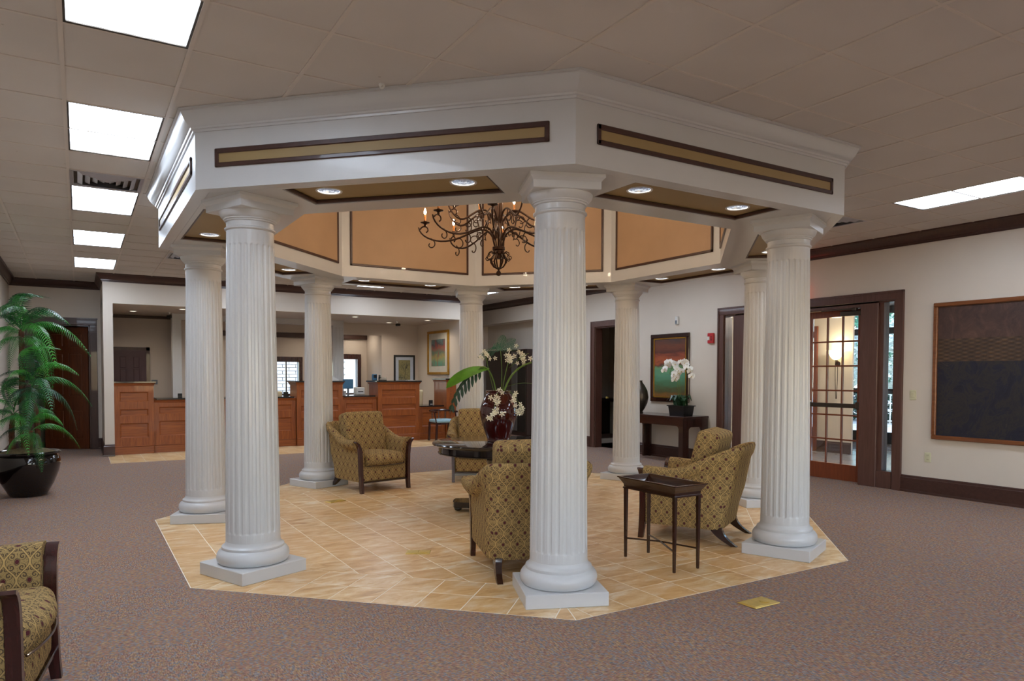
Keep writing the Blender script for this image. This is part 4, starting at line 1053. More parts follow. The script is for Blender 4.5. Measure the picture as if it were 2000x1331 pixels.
for a, b in (((.0, .56, -.10), (-.07, .26, -.23)), ((.10, .56, -.08), (.26, .34, -.10)), ((.12, .80, .0), (.33, .96, 0)), ((.1, .6, 0), (.40, .62, 0)), ((-.12, .85, 0), (-.18, .95, 0))):
    m.tube(bezv([vp_(a[0], a[1], a[2]), vp_((a[0] + b[0]) / 2 + .02, (a[1] + b[1]) / 2 + .05, (a[2] + b[2]) / 2 - .04), vp_(*b)], 8), .0025, 4)
m.build('flower_stalks', 'stem', v, smooth=0)

# ================================================================== TRAY TABLE
s = empty('tray_table', (3.918, 4.172, 0), 0, 'small dark wooden tray table on four thin legs with crossed stretchers', 'side table')
w, d = .135, .29
m = MB(); rg = [[(sx * a, sy * b, z) for sx, sy in ((-1, -1), (1, -1), (1, 1), (-1, 1))] for a, b, z in ((.12, .27, .565), (.142, .297, .565), (.142, .297, .575), (.135, .290, .58), (.137, .292, .60), (.165, .325, .650), (.172, .332, .652), (.172, .332, .660), (.155, .315, .660), (.150, .308, .652), (.128, .285, .602), (.12, .27, .598))]
m.loft(rg).build('tray', 'espresso', s, smooth=25, weld=True)
for sx in (-1, 1):
    for sy in (-1, 1):
        m = MB(); m.loft([[(sx * (w - .012) + a * h, sy * (d - .012) + b * h, z) for a, b in ((-1, -1), (1, -1), (1, 1), (-1, 1))] for z, h in ((0, .0085), (.55, .0135), (.57, .0135))]); m.build('leg', 'espresso', s, smooth=0)
m = MB(); m.tube([(-w + .012, -d + .012, .155), (0, 0, .165), (w - .012, d - .012, .155)], .0075, 6); m.build('stretcher', 'espresso', s, smooth=50)
m = MB(); m.tube([(w - .012, -d + .012, .155), (0, 0, .167), (-w + .012, d - .012, .155)], .0075, 6); m.build('stretcher', 'espresso', s, smooth=50)

# ================================================================== FLOOR OUTLET PLATES
def plate(x, y, rot, w, d, lab, z=.001):
    p = empty('floor_outlet', (x, y, z), rot, lab, 'floor outlet')
    MB().box(-w, w, -d, d, 0, .006, .002).build('cover_plate', 'brass', p); MB().lathe([(.034, .006), (.036, .009), (.03, .0095), (.001, .0095)], 20, (w * .45, 0, 0)).build('screw_cap', 'brass', p, smooth=40)
    m = MB(); m.box(-w + .012, w * .02, -d + .014, d - .014, .006, .0085, .001); m.build('outlet_lid', 'brass', p)
plate(3.76, 3.085, 0, .118, .074, 'brass floor outlet plate set in the carpet before the tray table')
plate(2.395, 5.44, R(-30), .10, .06, 'brass floor outlet plate on the tile left of the back facing armchair')
plate(2.54, 8.15, R(20), .11, .06, 'dull brass outlet plate on the tile before the left armchair')

# ================================================================== CONSOLE TABLE, ORCHID, URN
c = empty('console_table', (8.72, 9.22, 0), 0, 'dark carved console table with rounded open end panels against the right wall', 'console table')
w, L_ = .29, .74
MB().box(-w - .008, w + .008, -L_ - .008, L_ + .008, .765, .802, .006).build('table_top', 'espressox', c)
def framed(m, along, a0, a1, z0, z1, post, rail, foot, t0, t1, r=.06):
    # open panel with rounded upper corners; along is 'x' or 'y'
    def bx(p0, p1, q0, q1):
        if along == 'y': m.box(t0, t1, p0, p1, q0, q1)
        else: m.box(p0, p1, t0, t1, q0, q1)
    bx(a0, a0 + post, z0, z1); bx(a1 - post, a1, z0, z1); bx(a0 + post, a1 - post, z1 - rail, z1); 
    if foot: bx(a0 + post, a1 - post, z0, z0 + foot)
    for s_, e in ((1, a0 + post), (-1, a1 - post)):
        pts = [(e, z1 - rail), (e + s_ * r, z1 - rail)] + [(e + s_ * (r - r * math.sin(R(q))), z1 - rail - r + r * math.cos(R(q))) for q in range(0, 91, 15)]
        if along == 'y': m.loft([[(t0, p, q) for p, q in pts], [(t1, p, q) for p, q in pts]])
        else: m.loft([[(p, t0, q) for p, q in pts], [(p, t1, q) for p, q in pts]])
for x0, x1 in ((-w, -w + .045), (w - .045, w)): m = MB(); framed(m, 'y', -L_, L_, 0, .765, .10, .12, 0, x0, x1); m.build('side_frame', 'espresso', c, smooth=0)
for y0, y1 in ((-L_ + .001, -L_ + .045), (L_ - .045, L_ - .001)): m = MB(); framed(m, 'x', -w + .045, w - .045, 0, .765, .09, .14, 0, y0, y1); m.build('end_frame', 'espresso', c, smooth=0)
o = empty('orchid', (8.73, 8.83, .803), 0, 'white orchids in a black rectangular planter on the console table', 'potted plant')
rg = [[(sx * a, sy * b, z) for sx, sy in ((-1, -1), (1, -1), (1, 1), (-1, 1))] for a, b, z in ((.105, .165, 0), (.12, .185, .155), (.138, .203, .158), (.138, .203, .172), (.118, .183, .172), (.112, .175, .14), (.01, .01, .14))]
MB().loft(rg).build('planter', 'greenpot', o, smooth=20, weld=True)
m = MB(); m.box(-.108, .108, -.172, .172, .10, .158); m.build('moss', 'moss', o)
for k in range(20):
    a = random.uniform(0, 6.28); l = random.uniform(.16, .24); m = MB(); bx, by = random.uniform(-.05, .05), random.uniform(-.13, .13)
    dx, dy = math.cos(a), math.sin(a); leaf_strip(m, [(bx, by, .15), (bx + dx * l * .3, by + dy * l * .3, .24 + random.uniform(0, .05)), (bx + dx * l * .7, by + dy * l * .7, .28 + random.uniform(0, .07)), (bx + dx * l, by + dy * l, .25)], [.012, .032, .034, .003], fold=.3); m.build('leaf', 'leafdark', o, smooth=60)
for (by, ty, tz, ey, ez) in ((.06, .10, .86, .20, .70), (.02, .02, .95, .12, .78), (-.10, -.16, .90, -.26, .72)):
    m = MB(); pts = bezv([(0, by, .15), (-.01, by, .55), (-.02, ty, tz + .08), (-.06, (ty + ey) / 2, tz + .03), (-.08, ey, ez)], 16); m.tube(pts, .0035, 5); m.build('stem', 'stem', o, smooth=60)
of = None
def orchid_flower(parent, pos, s, rz):
    global of
    if of is None:
        m = MB()
        for a, wd, ln in ((90, .30, 1.0), (210, .28, .95), (330, .28, .95), (20, .62, 1.0), (160, .62, 1.0)):
            a = R(a); d = Vector((math.cos(a), 0, math.sin(a))); q = Vector((-math.sin(a), 0, math.cos(a))); b = .08 if wd < .5 else 0
            ring = [Vector((0, b, 0)), d * .35 * ln + q * wd * .8 + Vector((0, b - .06, 0)), d * .75 * ln + q * wd * .8 + Vector((0, b - .02, 0)), d * ln + Vector((0, b + .06, 0)), d * .75 * ln - q * wd * .8 + Vector((0, b - .02, 0)), d * .35 * ln - q * wd * .8 + Vector((0, b - .06, 0)), d * .55 * ln + Vector((0, b + .07, 0))]
            m.add(ring, [(i, i % 6 + 1 if i else 1, 6) if i else (0, 1, 6) for i in range(6)] if False else [(0, 1, 6), (1, 2, 6), (2, 3, 6), (3, 4, 6), (4, 5, 6), (5, 0, 6)])
        m.cur = 1; m.sphere((0, -.12, -.12), .13, 7, 5)
        f = m.build('flower', ['petal', 'lip'], parent, smooth=60); of = f
    else: f = of.copy(); COL.objects.link(f); f.parent = parent
    f.location = pos; f.scale = (s, s, s); f.rotation_euler = (random.uniform(-.3, .3), random.uniform(-.3, .3), rz); return f
random.seed(11)
for k in range(40):
    if k < 16: q = k / 15; y, z = .34 - .36 * q, .66 + .24 * math.sin(math.pi * (.1 + .75 * q))
    elif k < 28: q = (k - 16) / 11; y, z = .10 - .12 * q, .62 + .14 * q
    else: q = (k - 28) / 11; y, z = -.10 - .22 * q, .90 - .24 * q * q
    orchid_flower(o, (-.08 + random.uniform(-.04, .06), y + random.uniform(-.02, .02), z + random.uniform(-.03, .03)), random.uniform(.050, .064), -PHI - .35 + random.uniform(-.5, .5))
u = empty('sculpture', (8.72, 9.86, .803), R(25), 'dark round bronze vase at the far end of the console table, half behind a column', 'vase')
MB().lathe([(.06, 0), (.065, .01), (.05, .02), (.09, .08), (.135, .17), (.155, .28), (.135, .40), (.085, .50), (.05, .545), (.04, .57), (.05, .585), (.03, .585)], 28).build('body', 'steel_dark', u, smooth=60)

# ================================================================== RIGHT WALL FITTINGS
def picture_y(name, x, y0, y1, z0, z1, fmat, wf, lab, cat='picture', mat=None, wm=0, art='sunset', depth=.035, inner=None):
    p = empty(name, (x, (y0 + y1) / 2, (z0 + z1) / 2), 0, lab, cat); hy, hz = (y1 - y0) / 2, (z1 - z0) / 2; m = MB()
    for q in ((-hy, hy, -hz, -hz + wf), (-hy, hy, hz - wf, hz), (-hy, -hy + wf, -hz + wf, hz - wf), (hy - wf, hy, -hz + wf, hz - wf)): m.box(-depth, -.001, q[0], q[1], q[2], q[3], .008)
    m.build('frame', fmat, p)
    if inner:
        m = MB(); a, b = hy - wf, hz - wf
        for q in ((-a, a, -b, -b + .02), (-a, a, b - .02, b), (-a, -a + .02, -b, b), (a - .02, a, -b, b)): m.box(-depth + .008, -.002, q[0], q[1], q[2], q[3], .003)
        m.build('inner_frame', inner, p)
    if mat: MB().box(-.014, -.002, -hy + wf, hy - wf, -hz + wf, hz - wf).build('mat_board', mat, p, smooth=0)
    MB().box(-.017, -.003, -hy + wf + wm, hy - wf - wm, -hz + wf + wm, hz - wf - wm).build('picture_sheet', art, p, smooth=0)
    return p
picture_y('painting', XR, 8.945, 9.915, 1.005, 2.228, 'espresso', .075, 'painting of a red sky over green in a black frame behind the orchid', 'painting', art='sunset', inner='gold')
picture_y('wall_hanging', XR, 2.75, 4.825, .70, 2.378, 'copperframe', .05, 'huge dark hide wall hanging in a copper brown frame', 'wall art', art='hide', depth=.045)
a = empty('fire_alarm', (XR, 8.455, 2.105), 0, 'small red fire alarm strobe high on the wall beside the painting', 'fire alarm')
MB().box(-.045, -.001, -.062, .062, -.085, .085, .006).build('housing', 'red', a); MB().box(-.062, -.045, .0, .05, -.035, .03, .01).build('strobe', 'white', a)
m = MB()
for k in range(4): m.box(-.047, -.045, -.045, -.01, -.05 + k * .022, -.04 + k * .022)
m.build('sounder_slots', 'black', a, smooth=0)
a = empty('motion_sensor', (XR, 9.245, 2.45), 0, 'small white motion sensor on the wall above the painting', 'sensor')
MB().box(-.05, -.001, -.035, .035, -.075, .075, .012).build('body', 'white', a); MB().box(-.055, -.049, -.022, .022, -.06, .0, .004).build('lens', 'grey', a)
a = empty('light_switch', (XR, 5.075, 1.24), 0, 'ivory light switch between the french door and the dark wall hanging', 'light switch')
MB().box(-.008, -.0005, -.042, .042, -.062, .062, .003).build('wall_plate', 'ivory', a); MB().box(-.014, -.008, -.018, .018, -.034, .034, .003).build('rocker', 'ivory', a)
a = empty('power_outlet', (XR, 4.875, .465), 0, 'ivory power outlet low on the wall by the baseboard', 'power outlet')
MB().box(-.008, -.0005, -.040, .040, -.060, .060, .003).build('wall_plate', 'ivory', a)
for dz in (-.026, .026):
    s_ = MB().box(-.011, -.008, -.018, .018, dz - .018, dz + .018, .004).build('socket', 'ivory', a); q = MB()
    q.box(-.0118, -.011, -.009, -.006, dz - .006, dz + .008); q.box(-.0118, -.011, .006, .009, dz - .006, dz + .008); q.build('slots', 'black', s_, smooth=0)
a = empty('exit_sign', (8.93, 6.92, 2.70), 0, 'small red lit exit sign on the wall above the french door, behind the column', 'exit sign')
MB().box(-.03, .03, -.16, .16, -.10, .10, .006).build('housing', 'white', a); MB().box(-.008, .12, -.02, .02, .09, .105).build('bracket', 'white', a)
tx = bpy.data.curves.new('lettering', 'FONT'); tx.body = 'EXIT'; tx.size = .15; tx.align_x = 'CENTER'; tx.align_y = 'CENTER'; tx.extrude = .001; tx.materials.append(MT['exitred'])
to_ = bpy.data.objects.new('lettering', tx); tm = bpy.data.meshes.new_from_object(to_); bpy.data.objects.remove(to_); tm.materials.clear(); tm.materials.append(MT['exitred'])
for rr_, xx in ((R(-90), -.032), (R(90), .032)):
    t_ = bpy.data.objects.new('lettering', tm); COL.objects.link(t_); t_.parent = a; t_.location = (xx, 0, 0); t_.rotation_euler = (R(90), 0, rr_)
light('POINT', 'sign_glow', (.10, -.22, -.02), .35, a, (1, .12, .08), .05)
a = empty('smoke_detector', (0, 0, 0), 0, 'tiny round white sprinkler head on the canopy crown moulding', 'sprinkler')
n = octnorm(1); a.location = (1.60, 4.155, 3.235)
MB().lathe([(.018, 0), (.018, .004), (.007, .008), (.006, .022), (.012, .026), (.002, .03)], 16).build('head', 'white', a, smooth=40); a.rotation_euler = (R(90), 0, R(-45)); a['category'] = 'sprinkler'; a.name = 'sprinkler'
# recess: dark steel cabinet
a = empty('tall_cabinet', (9.30, 15.40, 0), 0, 'tall dark brown cabinet with a steel edge in the wall recess behind the vase', 'cabinet')
MB().box(-.13, .14, -.99, .99, .0, 2.11, .006).build('carcass', 'espresso', a)
m = MB(); m.box(-.150, -.13, -.97, -.31, .10, 2.08, .004); m.build('door', 'steel_dark', a)
m = MB(); m.box(-.150, -.13, -.30, .97, .10, 2.08, .004); m.build('door', 'espresso', a)
MB().box(-.160, -.150, -.60, -.33, .12, 2.06, .003).build('steel_strip', 'chrome', a)
a = empty('hall_table', (11.32, 13.6, 0), 0, 'dark wooden hall table inside the open doorway', 'table')
MB().box(-.25, .25, -.65, .65, .84, .92, .006).build('top', 'espresso', a)
for sx in (-.6, .6): MB().box(-.22, .22, sx - .03, sx + .03, 0, .84, .004).build('end_panel', 'espresso', a)

# ================================================================== PALM
p = empty('potted_palm', (-.55, 10.45, 0), 0, 'tall potted palm in a black glazed pot at the left wall', 'potted plant')
MB().lathe([(.16, 0), (.19, .005), (.20, .02), (.27, .15), (.325, .30), (.345, .40), (.335, .47), (.31, .505), (.318, .515), (.345, .52), (.35, .535), (.335, .545), (.305, .53), (.295, .49), (.01, .48)], 44).build('pot', 'pot', p, smooth=50)
m = MB()
rg = [[(.296 * a_ * math.cos(2 * math.pi * k / 24), .296 * a_ * math.sin(2 * math.pi * k / 24), z) for k in range(24)] for a_, z in ((1, .47), (.98, .53), (.7, .565), (.3, .585), (.02, .59))]
m.loft(rg).build('moss', 'moss', p, smooth=60)
def trunk(pts, r):
    m = MB(); P = bezv(pts, 22); m.tube(P, [r * (1.1 - .35 * k / 22) * (1 + .12 * (k % 2)) for k in range(23)], 9); m.build('trunk', 'bark', p, smooth=30)
trunk([(-.02, .02, .5), (-.06, .02, 1.1), (-.03, 0, 1.6), (-.04, 0, 2.02)], .036); trunk([(.10, -.05, .5), (.13, -.06, .9), (.06, -.05, 1.28)], .032); trunk([(-.14, .05, .5), (-.18, .05, .8), (-.13, .02, 1.0)], .032); trunk([(.02, -.12, .5), (.05, -.14, .65), (.04, -.12, .80)], .03)
FR = []
def palm_frond(L, droop, up_):
    m = MB(); pts = bezv([(0, 0, 0), (L * .30, 0, up_), (L * .75, 0, up_ * .9 - droop * .2), (L, 0, -droop)], 14); m.tube(pts, [.0065 * (1 - .8 * k / 14) for k in range(15)], 4)
    frond(m, pts, .20, 30, .0078, droop=.50, base=.10); o_ = m.build('frond', 'palm', p, smooth=0); return o_
random.seed(3)
specs = [(.62, .10, .30), (.70, .35, .22), (.60, .45, .14), (.52, .02, .42)]
protos = [palm_frond(*s_) for s_ in specs]; used = [False] * 4
def put(kind, base_, az, tilt, sc=1.):
    o_ = protos[kind]
    if used[kind]: o_ = o_.copy(); COL.objects.link(o_); o_.parent = p
    used[kind] = True; o_.location = base_; o_.rotation_euler = (random.uniform(-.15, .15), tilt, az); o_.scale = (sc,) * 3
for (bx, by, bz), n_, sc in (((-.04, 0, 2.02), 19, 1.0), ((.06, -.05, 1.38), 16, .95), ((-.13, .02, 1.05), 13, .85), ((.04, -.12, .86), 13, .75)):
    for k in range(n_):
        az = k * 2.4 + random.uniform(-.2, .2); lvl = k / n_
        kind = 3 if lvl < .2 else (0 if lvl < .45 else (1 if lvl < .75 else 2)); tilt = -1.0 if kind == 3 else (-.35 if kind == 0 else (-.05 if kind == 1 else .25))
        s_ = sc * random.uniform(.85, 1.05)
        if math.cos(az) < -.3: s_ *= .72                       # the wall side
        put(kind, (bx, by, bz - .10 * lvl + random.uniform(-.02, .02)), az, tilt + random.uniform(-.1, .1), s_)
put(3, (-.04, 0, 2.0), 0.3, -1.35, .8)

# ================================================================== TELLER COUNTER
def cabinet(x0, x1, zt, bays, rows, yf, lab, yb=15.75, ov=None):
    ov = (.03 if zt > 1.2 else 0) if ov is None else ov; lo_ = 0 if zt > 1.2 else 1
    w = x1 - x0; c = empty('counter_cabinet', (x0, yf, 0), 0, lab, 'counter'); d = yb - yf
    MB().box(.012, w - .012, .03, d, .0, zt - .05).build('carcass', 'cherry', c, smooth=0)
    MB().box(0, w, -.012, .05, 0, .135, .004).build('plinth', 'cherryx', c); MB().box(0, w, -.006, .04, .135, .155, .006).build('plinth_moulding', 'cherryx', c)
    fr = MB(); stl = .09; bw = (w - stl * (bays + 1)) / bays; zr = [.155] + [q for r_ in rows for q in r_] + [zt - .075]
    for i in range(bays + 1): fr.box(i * (bw + stl), i * (bw + stl) + stl, 0, .035, .155, zt - .075)
    for i in range(bays):
        a = stl + i * (bw + stl)
        for k in range(0, len(zr), 2): fr.box(a, a + bw, 0, .035, zr[k], zr[k + 1])
    fr.build('face_frame', 'cherry', c, smooth=0)
    for i in range(bays):
        a = stl + i * (bw + stl)
        for z0, z1 in rows:
            q = MB(); q.box(a, a + bw, .022, .03, z0, z1)
            q.loft([[(a, .004, z0), (a + bw, .004, z0), (a + bw, .004, z1), (a, .004, z1)], [(a + .02, .022, z0 + .02), (a + bw - .02, .022, z0 + .02), (a + bw - .02, .022, z1 - .02), (a + .02, .022, z1 - .02)]], True, False)
            q.build('panel', 'cherryx', c, smooth=0)
    rg = [[(-o_ * (ov > 0), -o_, z), (w + o_ * (ov > 0), -o_, z), (w + o_ * (ov > 0), d, z), (-o_ * (ov > 0), d, z)] for o_, z in ((0, zt - .085), (.008, zt - .08), (.010, zt - .06), (.028, zt - .045), (.030, zt - .032), (0, zt - .032))]
    MB().loft(rg).build('cornice', 'cherryx', c, smooth=20)
    return c
def counter_top(x0, x1, y0, y1, z, lab):
    t_ = tag(MB().box(-(x1 - x0) / 2, (x1 - x0) / 2, -(y1 - y0) / 2, (y1 - y0) / 2, 0, .03, .005).build('countertop', 'granite', None, ((x0 + x1) / 2, (y0 + y1) / 2, z)), lab, 'countertop')
hi, lo = [(.305, .575), (.71, .835), (.975, 1.155)], [(.32, .60), (.735, .865)]
cabinet(.540, 1.19, 1.352, 1, hi, 14.90, 'tall cherry counter cabinet at the left end of the teller line', 15.5)
cabinet(1.195, 3.84, 1.03, 3, lo, 14.96, 'low cherry counter cabinet, partly behind the leftmost columns')
cabinet(3.845, 4.815, 1.352, 1, hi, 14.90, 'tall cherry counter cabinet behind the column by the left armchair', 15.5)
cabinet(4.82, 5.605, 1.03, 1, lo, 14.96, 'low cherry counter cabinet above the left armchair back')
cabinet(5.61, 6.60, 1.352, 1, hi, 14.90, 'tall cherry counter cabinet with the telephone and the picture on top', 15.5)
cabinet(6.605, 7.275, .78, 1, [(.30, .62)], 14.96, 'lowest cherry desk cabinet behind the blue seated chair')
cabinet(7.28, 7.525, 1.40, 1, [(.30, .62), (.75, 1.2)], 14.90, 'narrow tall cherry end cabinet beside the thin distant column', 15.6)
counter_top(.537, 1.235, 14.86, 15.55, 1.321, 'black granite top of the leftmost tall counter'); counter_top(1.236, 3.80, 14.925, 15.78, .999, 'long low black granite top behind the leftmost columns')
counter_top(3.805, 4.86, 14.86, 15.55, 1.321, 'black granite top of the tall counter behind the column by the left armchair'); counter_top(4.861, 5.565, 14.925, 15.78, .999, 'low black granite top above the left armchair')
counter_top(5.568, 6.645, 14.86, 15.55, 1.321, 'black granite top carrying the telephone'); counter_top(6.646, 7.235, 14.925, 15.78, .749, 'lowest black granite desk top behind the blue seated chair')
counter_top(7.24, 7.527, 14.86, 15.62, 1.369, 'small black granite top of the end cabinet')

# things on and behind the counter
a = empty('telephone', (5.80, 15.12, 1.352), R(-20), 'black desk telephone on the tall counter beside the blue terminal', 'telephone')
m = MB(); m.loft([[(-.09, -.11, 0), (.09, -.11, 0), (.09, .10, 0), (-.09, .10, 0)], [(-.09, -.11, .02), (.09, -.11, .02), (.09, .10, .075), (-.09, .10, .075)]]); m.build('base', 'black', a, smooth=0)
MB().tube(bezv([(-.06, -.10, .06), (-.075, -.08, .10), (-.075, .06, .13), (-.06, .08, .10)], 10), [.022, .024, .02, .016, .015, .015, .015, .016, .02, .024, .022], 8).build('handset', 'black', a, smooth=60)
a = empty('card_terminal', (5.66, 15.25, 1.352), R(10), 'small blue card terminal standing on the tall counter', 'terminal'); MB().box(-.055, .055, -.03, .03, 0, .145, .01).build('body', 'bluebox', a); MB().box(-.04, .04, -.032, -.029, .06, .125, .002).build('screen', 'black', a)
a = empty('monitor', (5.30, 16.0, .92), R(0), 'blue grey monitor behind the low counter', 'monitor'); MB().box(-.12, .12, -.02, .02, .24, .46, .008).build('screen_housing', 'bluebox', a); MB().box(-.10, .10, -.06, .06, 0, .012, .003).build('foot', 'grey', a); MB().box(-.02, .02, -.01, .01, .01, .25).build('neck', 'grey', a)
a = empty('work_desk', (5.35, 16.02, 0), 0, 'white back office desk unit below the blue monitor', 'desk'); MB().box(-.28, .28, -.22, .22, .0, .915, .004).build('carcass', 'white', a); MB().box(-.31, .31, -.25, .25, .885, .918, .004).build('top', 'bluebox', a)
a = empty('printer', (5.42, 15.58, 1.030), 0, 'white receipt printer on the low granite top', 'printer'); MB().box(-.10, .10, -.10, .10, 0, .17, .015).build('body', 'white', a); MB().box(-.06, .06, -.104, -.098, .06, .08).build('slot', 'black', a)
a = empty('paper_cup', (5.02, 15.4, 1.030), 0, 'white paper cup on the low granite top', 'cup'); MB().lathe([(.026, 0), (.036, .09), (.038, .092), (.034, .092), (.024, .01)], 18).build('body', 'white', a, smooth=40)
a = empty('card_holder', (3.70, 15.2, 1.030), 0, 'black card holder on the low counter beside the tall one', 'card holder'); m = MB(); m.box(-.05, .05, -.04, .04, 0, .02, .003); m.box(-.05, .05, .01, .03, .02, .09, .003); m.build('body', 'black', a)
a = empty('card_holder', (1.68, 15.25, 1.030), 0, 'dark name holder on the long low top beside the leftmost column', 'card holder'); m = MB(); m.box(-.04, .04, -.03, .03, 0, .02, .003); m.box(-.04, .04, .0, .02, .02, .08, .003); m.build('body', 'black', a)
a = empty('paper_stack', (6.42, 15.0, 1.352), R(5), 'flat stack of white paper on the tall counter below the framed picture', 'paper')
for k in range(3): MB().box(-.09, .09, -.06, .06, .004 * k, .004 * k + .0038).build('sheet', 'white', a, smooth=0)
a = empty('document_tray', (4.76, 15.2, 1.352), 0, 'white slanted document tray on the tall counter beside a column', 'tray'); m = MB(); m.loft([[(-.10, -.1, 0), (.05, -.1, 0), (.05, .1, 0), (-.10, .1, 0)], [(-.10, -.1, .10), (.04, -.1, .02), (.04, .1, .02), (-.10, .1, .10)]]); m.build('body', 'white', a, smooth=0)
a = empty('sign_holder', (6.95, 15.05, .779), R(15), 'small black desk sign with a white card on the lowest desk top', 'desk sign'); MB().box(-.055, .055, -.01, .01, 0, .12, .003).build('body', 'black', a); MB().box(-.025, .045, -.012, -.010, .015, .035).build('card', 'white', a, smooth=0)
def office_chair(x, y, rot, lab):
    a = empty('office_chair', (x, y, 0), rot, lab, 'office chair'); T = Matrix.Translation((0, .20, .84)) @ Matrix.Rotation(R(-8), 4, 'X')
    MB().cushion(0, 0, 0, .46, .08, .56, .035, 0, T).build('backrest', 'cream', a, smooth=60, weld=True); MB().cushion(0, -.05, .50, .48, .46, .09, .035, .01).build('seat', 'cream', a, smooth=60, weld=True)
    m = MB(); m.lathe([(.025, .08), (.025, .45)], 12)
    for k in range(5): q = k * 2 * math.pi / 5; m.tube([(0, 0, .09), (.26 * math.cos(q), .26 * math.sin(q), .055)], [.022, .014], 6)
    m.build('base', 'black', a)
    for k in range(5): q = k * 2 * math.pi / 5; MB().sphere((.26 * math.cos(q), .26 * math.sin(q), .0301), .03, 10, 6).build('caster', 'black', a, smooth=60)
    return a
office_chair(6.98, 16.2, R(165), 'cream office chair behind the lowest desk, below the gold framed print'); office_chair(5.05, 16.85, R(190), 'cream office chair behind the low counter near the right window'); office_chair(3.62, 16.25, R(170), 'cream office chair behind the counter below the bright window')
# blue seated chair in front of the desk
a = empty('side_chair', (6.98, 14.48, 0), R(-60 + 58), 'low backed dark wooden chair with a pale blue seat before the desk', 'chair')
MB().cushion(0, 0, .452, .48, .46, .07, .03, .012).build('seat', 'blueseat', a, smooth=60, weld=True); MB().box(-.23, .23, -.21, .21, .38, .42, .006).build('seat_rail', 'purplewood', a)
for sx in (-1, 1):
    for sy in (-1, 1): MB().loft([[(sx * (.23 + .02 * (1 - z)) + u_ * .021, sy * .205 + v_ * .021, z * .42) for u_, v_ in ((-1, -1), (1, -1), (1, 1), (-1, 1))] for z in (0, 1)]).build('leg', 'purplewood', a, smooth=0)
    MB().tube(bezv([(sx * .235, -.20, .42), (sx * .26, -.17, .55), (sx * .25, -.12, .655)], 8), .016, 8).build('arm_support', 'purplewood', a)
m = MB(); m.tube([(-.255, -.21, .66), (-.262, .0, .665), (-.24, .17, .672), (-.12, .245, .68), (.12, .245, .68), (.24, .17, .672), (.262, 0, .665), (.255, -.21, .66)], .024, 8); m.build('arm_rail', 'purplewood', a)
for x in (-.16, 0, .16): MB().tube([(x, .215, .42), (x, .238, .675)], .012, 6).build('spindle', 'purplewood', a)

# pictures in the back office
def picture_x(name, y, x0, x1, z0, z1, fmat, wf, lab, mat, wm, art):
    p = empty(name, ((x0 + x1) / 2, y, (z0 + z1) / 2), 0, lab, 'picture'); hx, hz = (x1 - x0) / 2, (z1 - z0) / 2; m = MB()
    for q in ((-hx, hx, -hz, -hz + wf), (-hx, hx, hz - wf, hz), (-hx, -hx + wf, -hz + wf, hz - wf), (hx - wf, hx, -hz + wf, hz - wf)): m.box(q[0], q[1], -.03, -.001, q[2], q[3], .006)
    m.build('frame', fmat, p); MB().box(-hx + wf, hx - wf, -.014, -.002, -hz + wf, hz - wf).build('mat_board', mat, p, smooth=0); MB().box(-hx + wf + wm, hx - wf - wm, -.017, -.003, -hz + wf + wm, hz - wf - wm).build('picture_sheet', art, p, smooth=0)
    return p
tp = picture_x('framed_print', 17.1, 6.86, 7.44, 1.22, 1.99, 'black', .045, 'black framed print of a bare twig above the tall counter', 'matblue', .085, 'twig')
m = MB()
for a_, b_ in (((0, -.22), (.02, .10)), ((.0, -.05), (-.08, .12)), ((.01, .0), (.09, .14)), ((-.03, .04), (-.10, .02)), ((.04, .05), (.05, .17))): m.tube([(a_[0], -.018, a_[1]), ((a_[0] + b_[0]) / 2 + .01, -.018, (a_[1] + b_[1]) / 2), (b_[0], -.018, b_[1])], .004, 4)
m.build('twig_drawing', 'black', tp, smooth=0)
picture_y('framed_print', 7.53, 15.25, 16.44, 1.49, 2.56, 'gold', .06, 'tall gold framed abstract print lit by a downlight at the end of the teller line', 'picture', 'mat', .15, 'abstract', .04)
p_ = picture_y('framed_print', .536, 15.9, 17.0, 1.55, 2.60, 'gold', .07, 'gold framed picture seen edge on at the far left of the teller opening', 'picture', 'mat', .12, 'abstract', .04); p_.rotation_euler = (0, 0, R(180))
a = empty('wall_phone_jack', (1.42, 17.5, 1.31), 0, 'grey double wall socket in the back office', 'wall socket'); MB().box(-.06, .06, -.008, -.0005, -.05, .05, .003).build('wall_plate', 'grey', a); a.name = 'wall_socket'
m = MB(); m.box(-.035, -.015, -.011, -.008, -.02, .02); m.box(.015, .035, -.011, -.008, -.02, .02); m.build('sockets', 'white', a, smooth=0)
for x, y, lb in ((1.604, 16.30, 'black dome security camera hanging near the left pier of the teller bay'), (6.52, 16.0, 'black security camera hanging from the soffit above the telephone')):
    a = empty('security_camera', (x, y, 2.76), R(20), lb, 'security camera'); MB().lathe([(.03, 0), (.03, -.02), (.012, -.025), (.012, -.06)][::-1], 12).build('mount', 'white', a, smooth=40); MB().box(-.03, .03, -.075, .045, -.115, -.055, .01).build('body', 'black', a); MB().lathe([(.02, 0), (.022, .012), (.01, .014)], 12, (0, 0, 0)).build('lens', 'black', a).matrix_local = Matrix.Translation((0, -.075, -.085)) @ Matrix.Rotation(R(90), 4, 'X')
pd = None
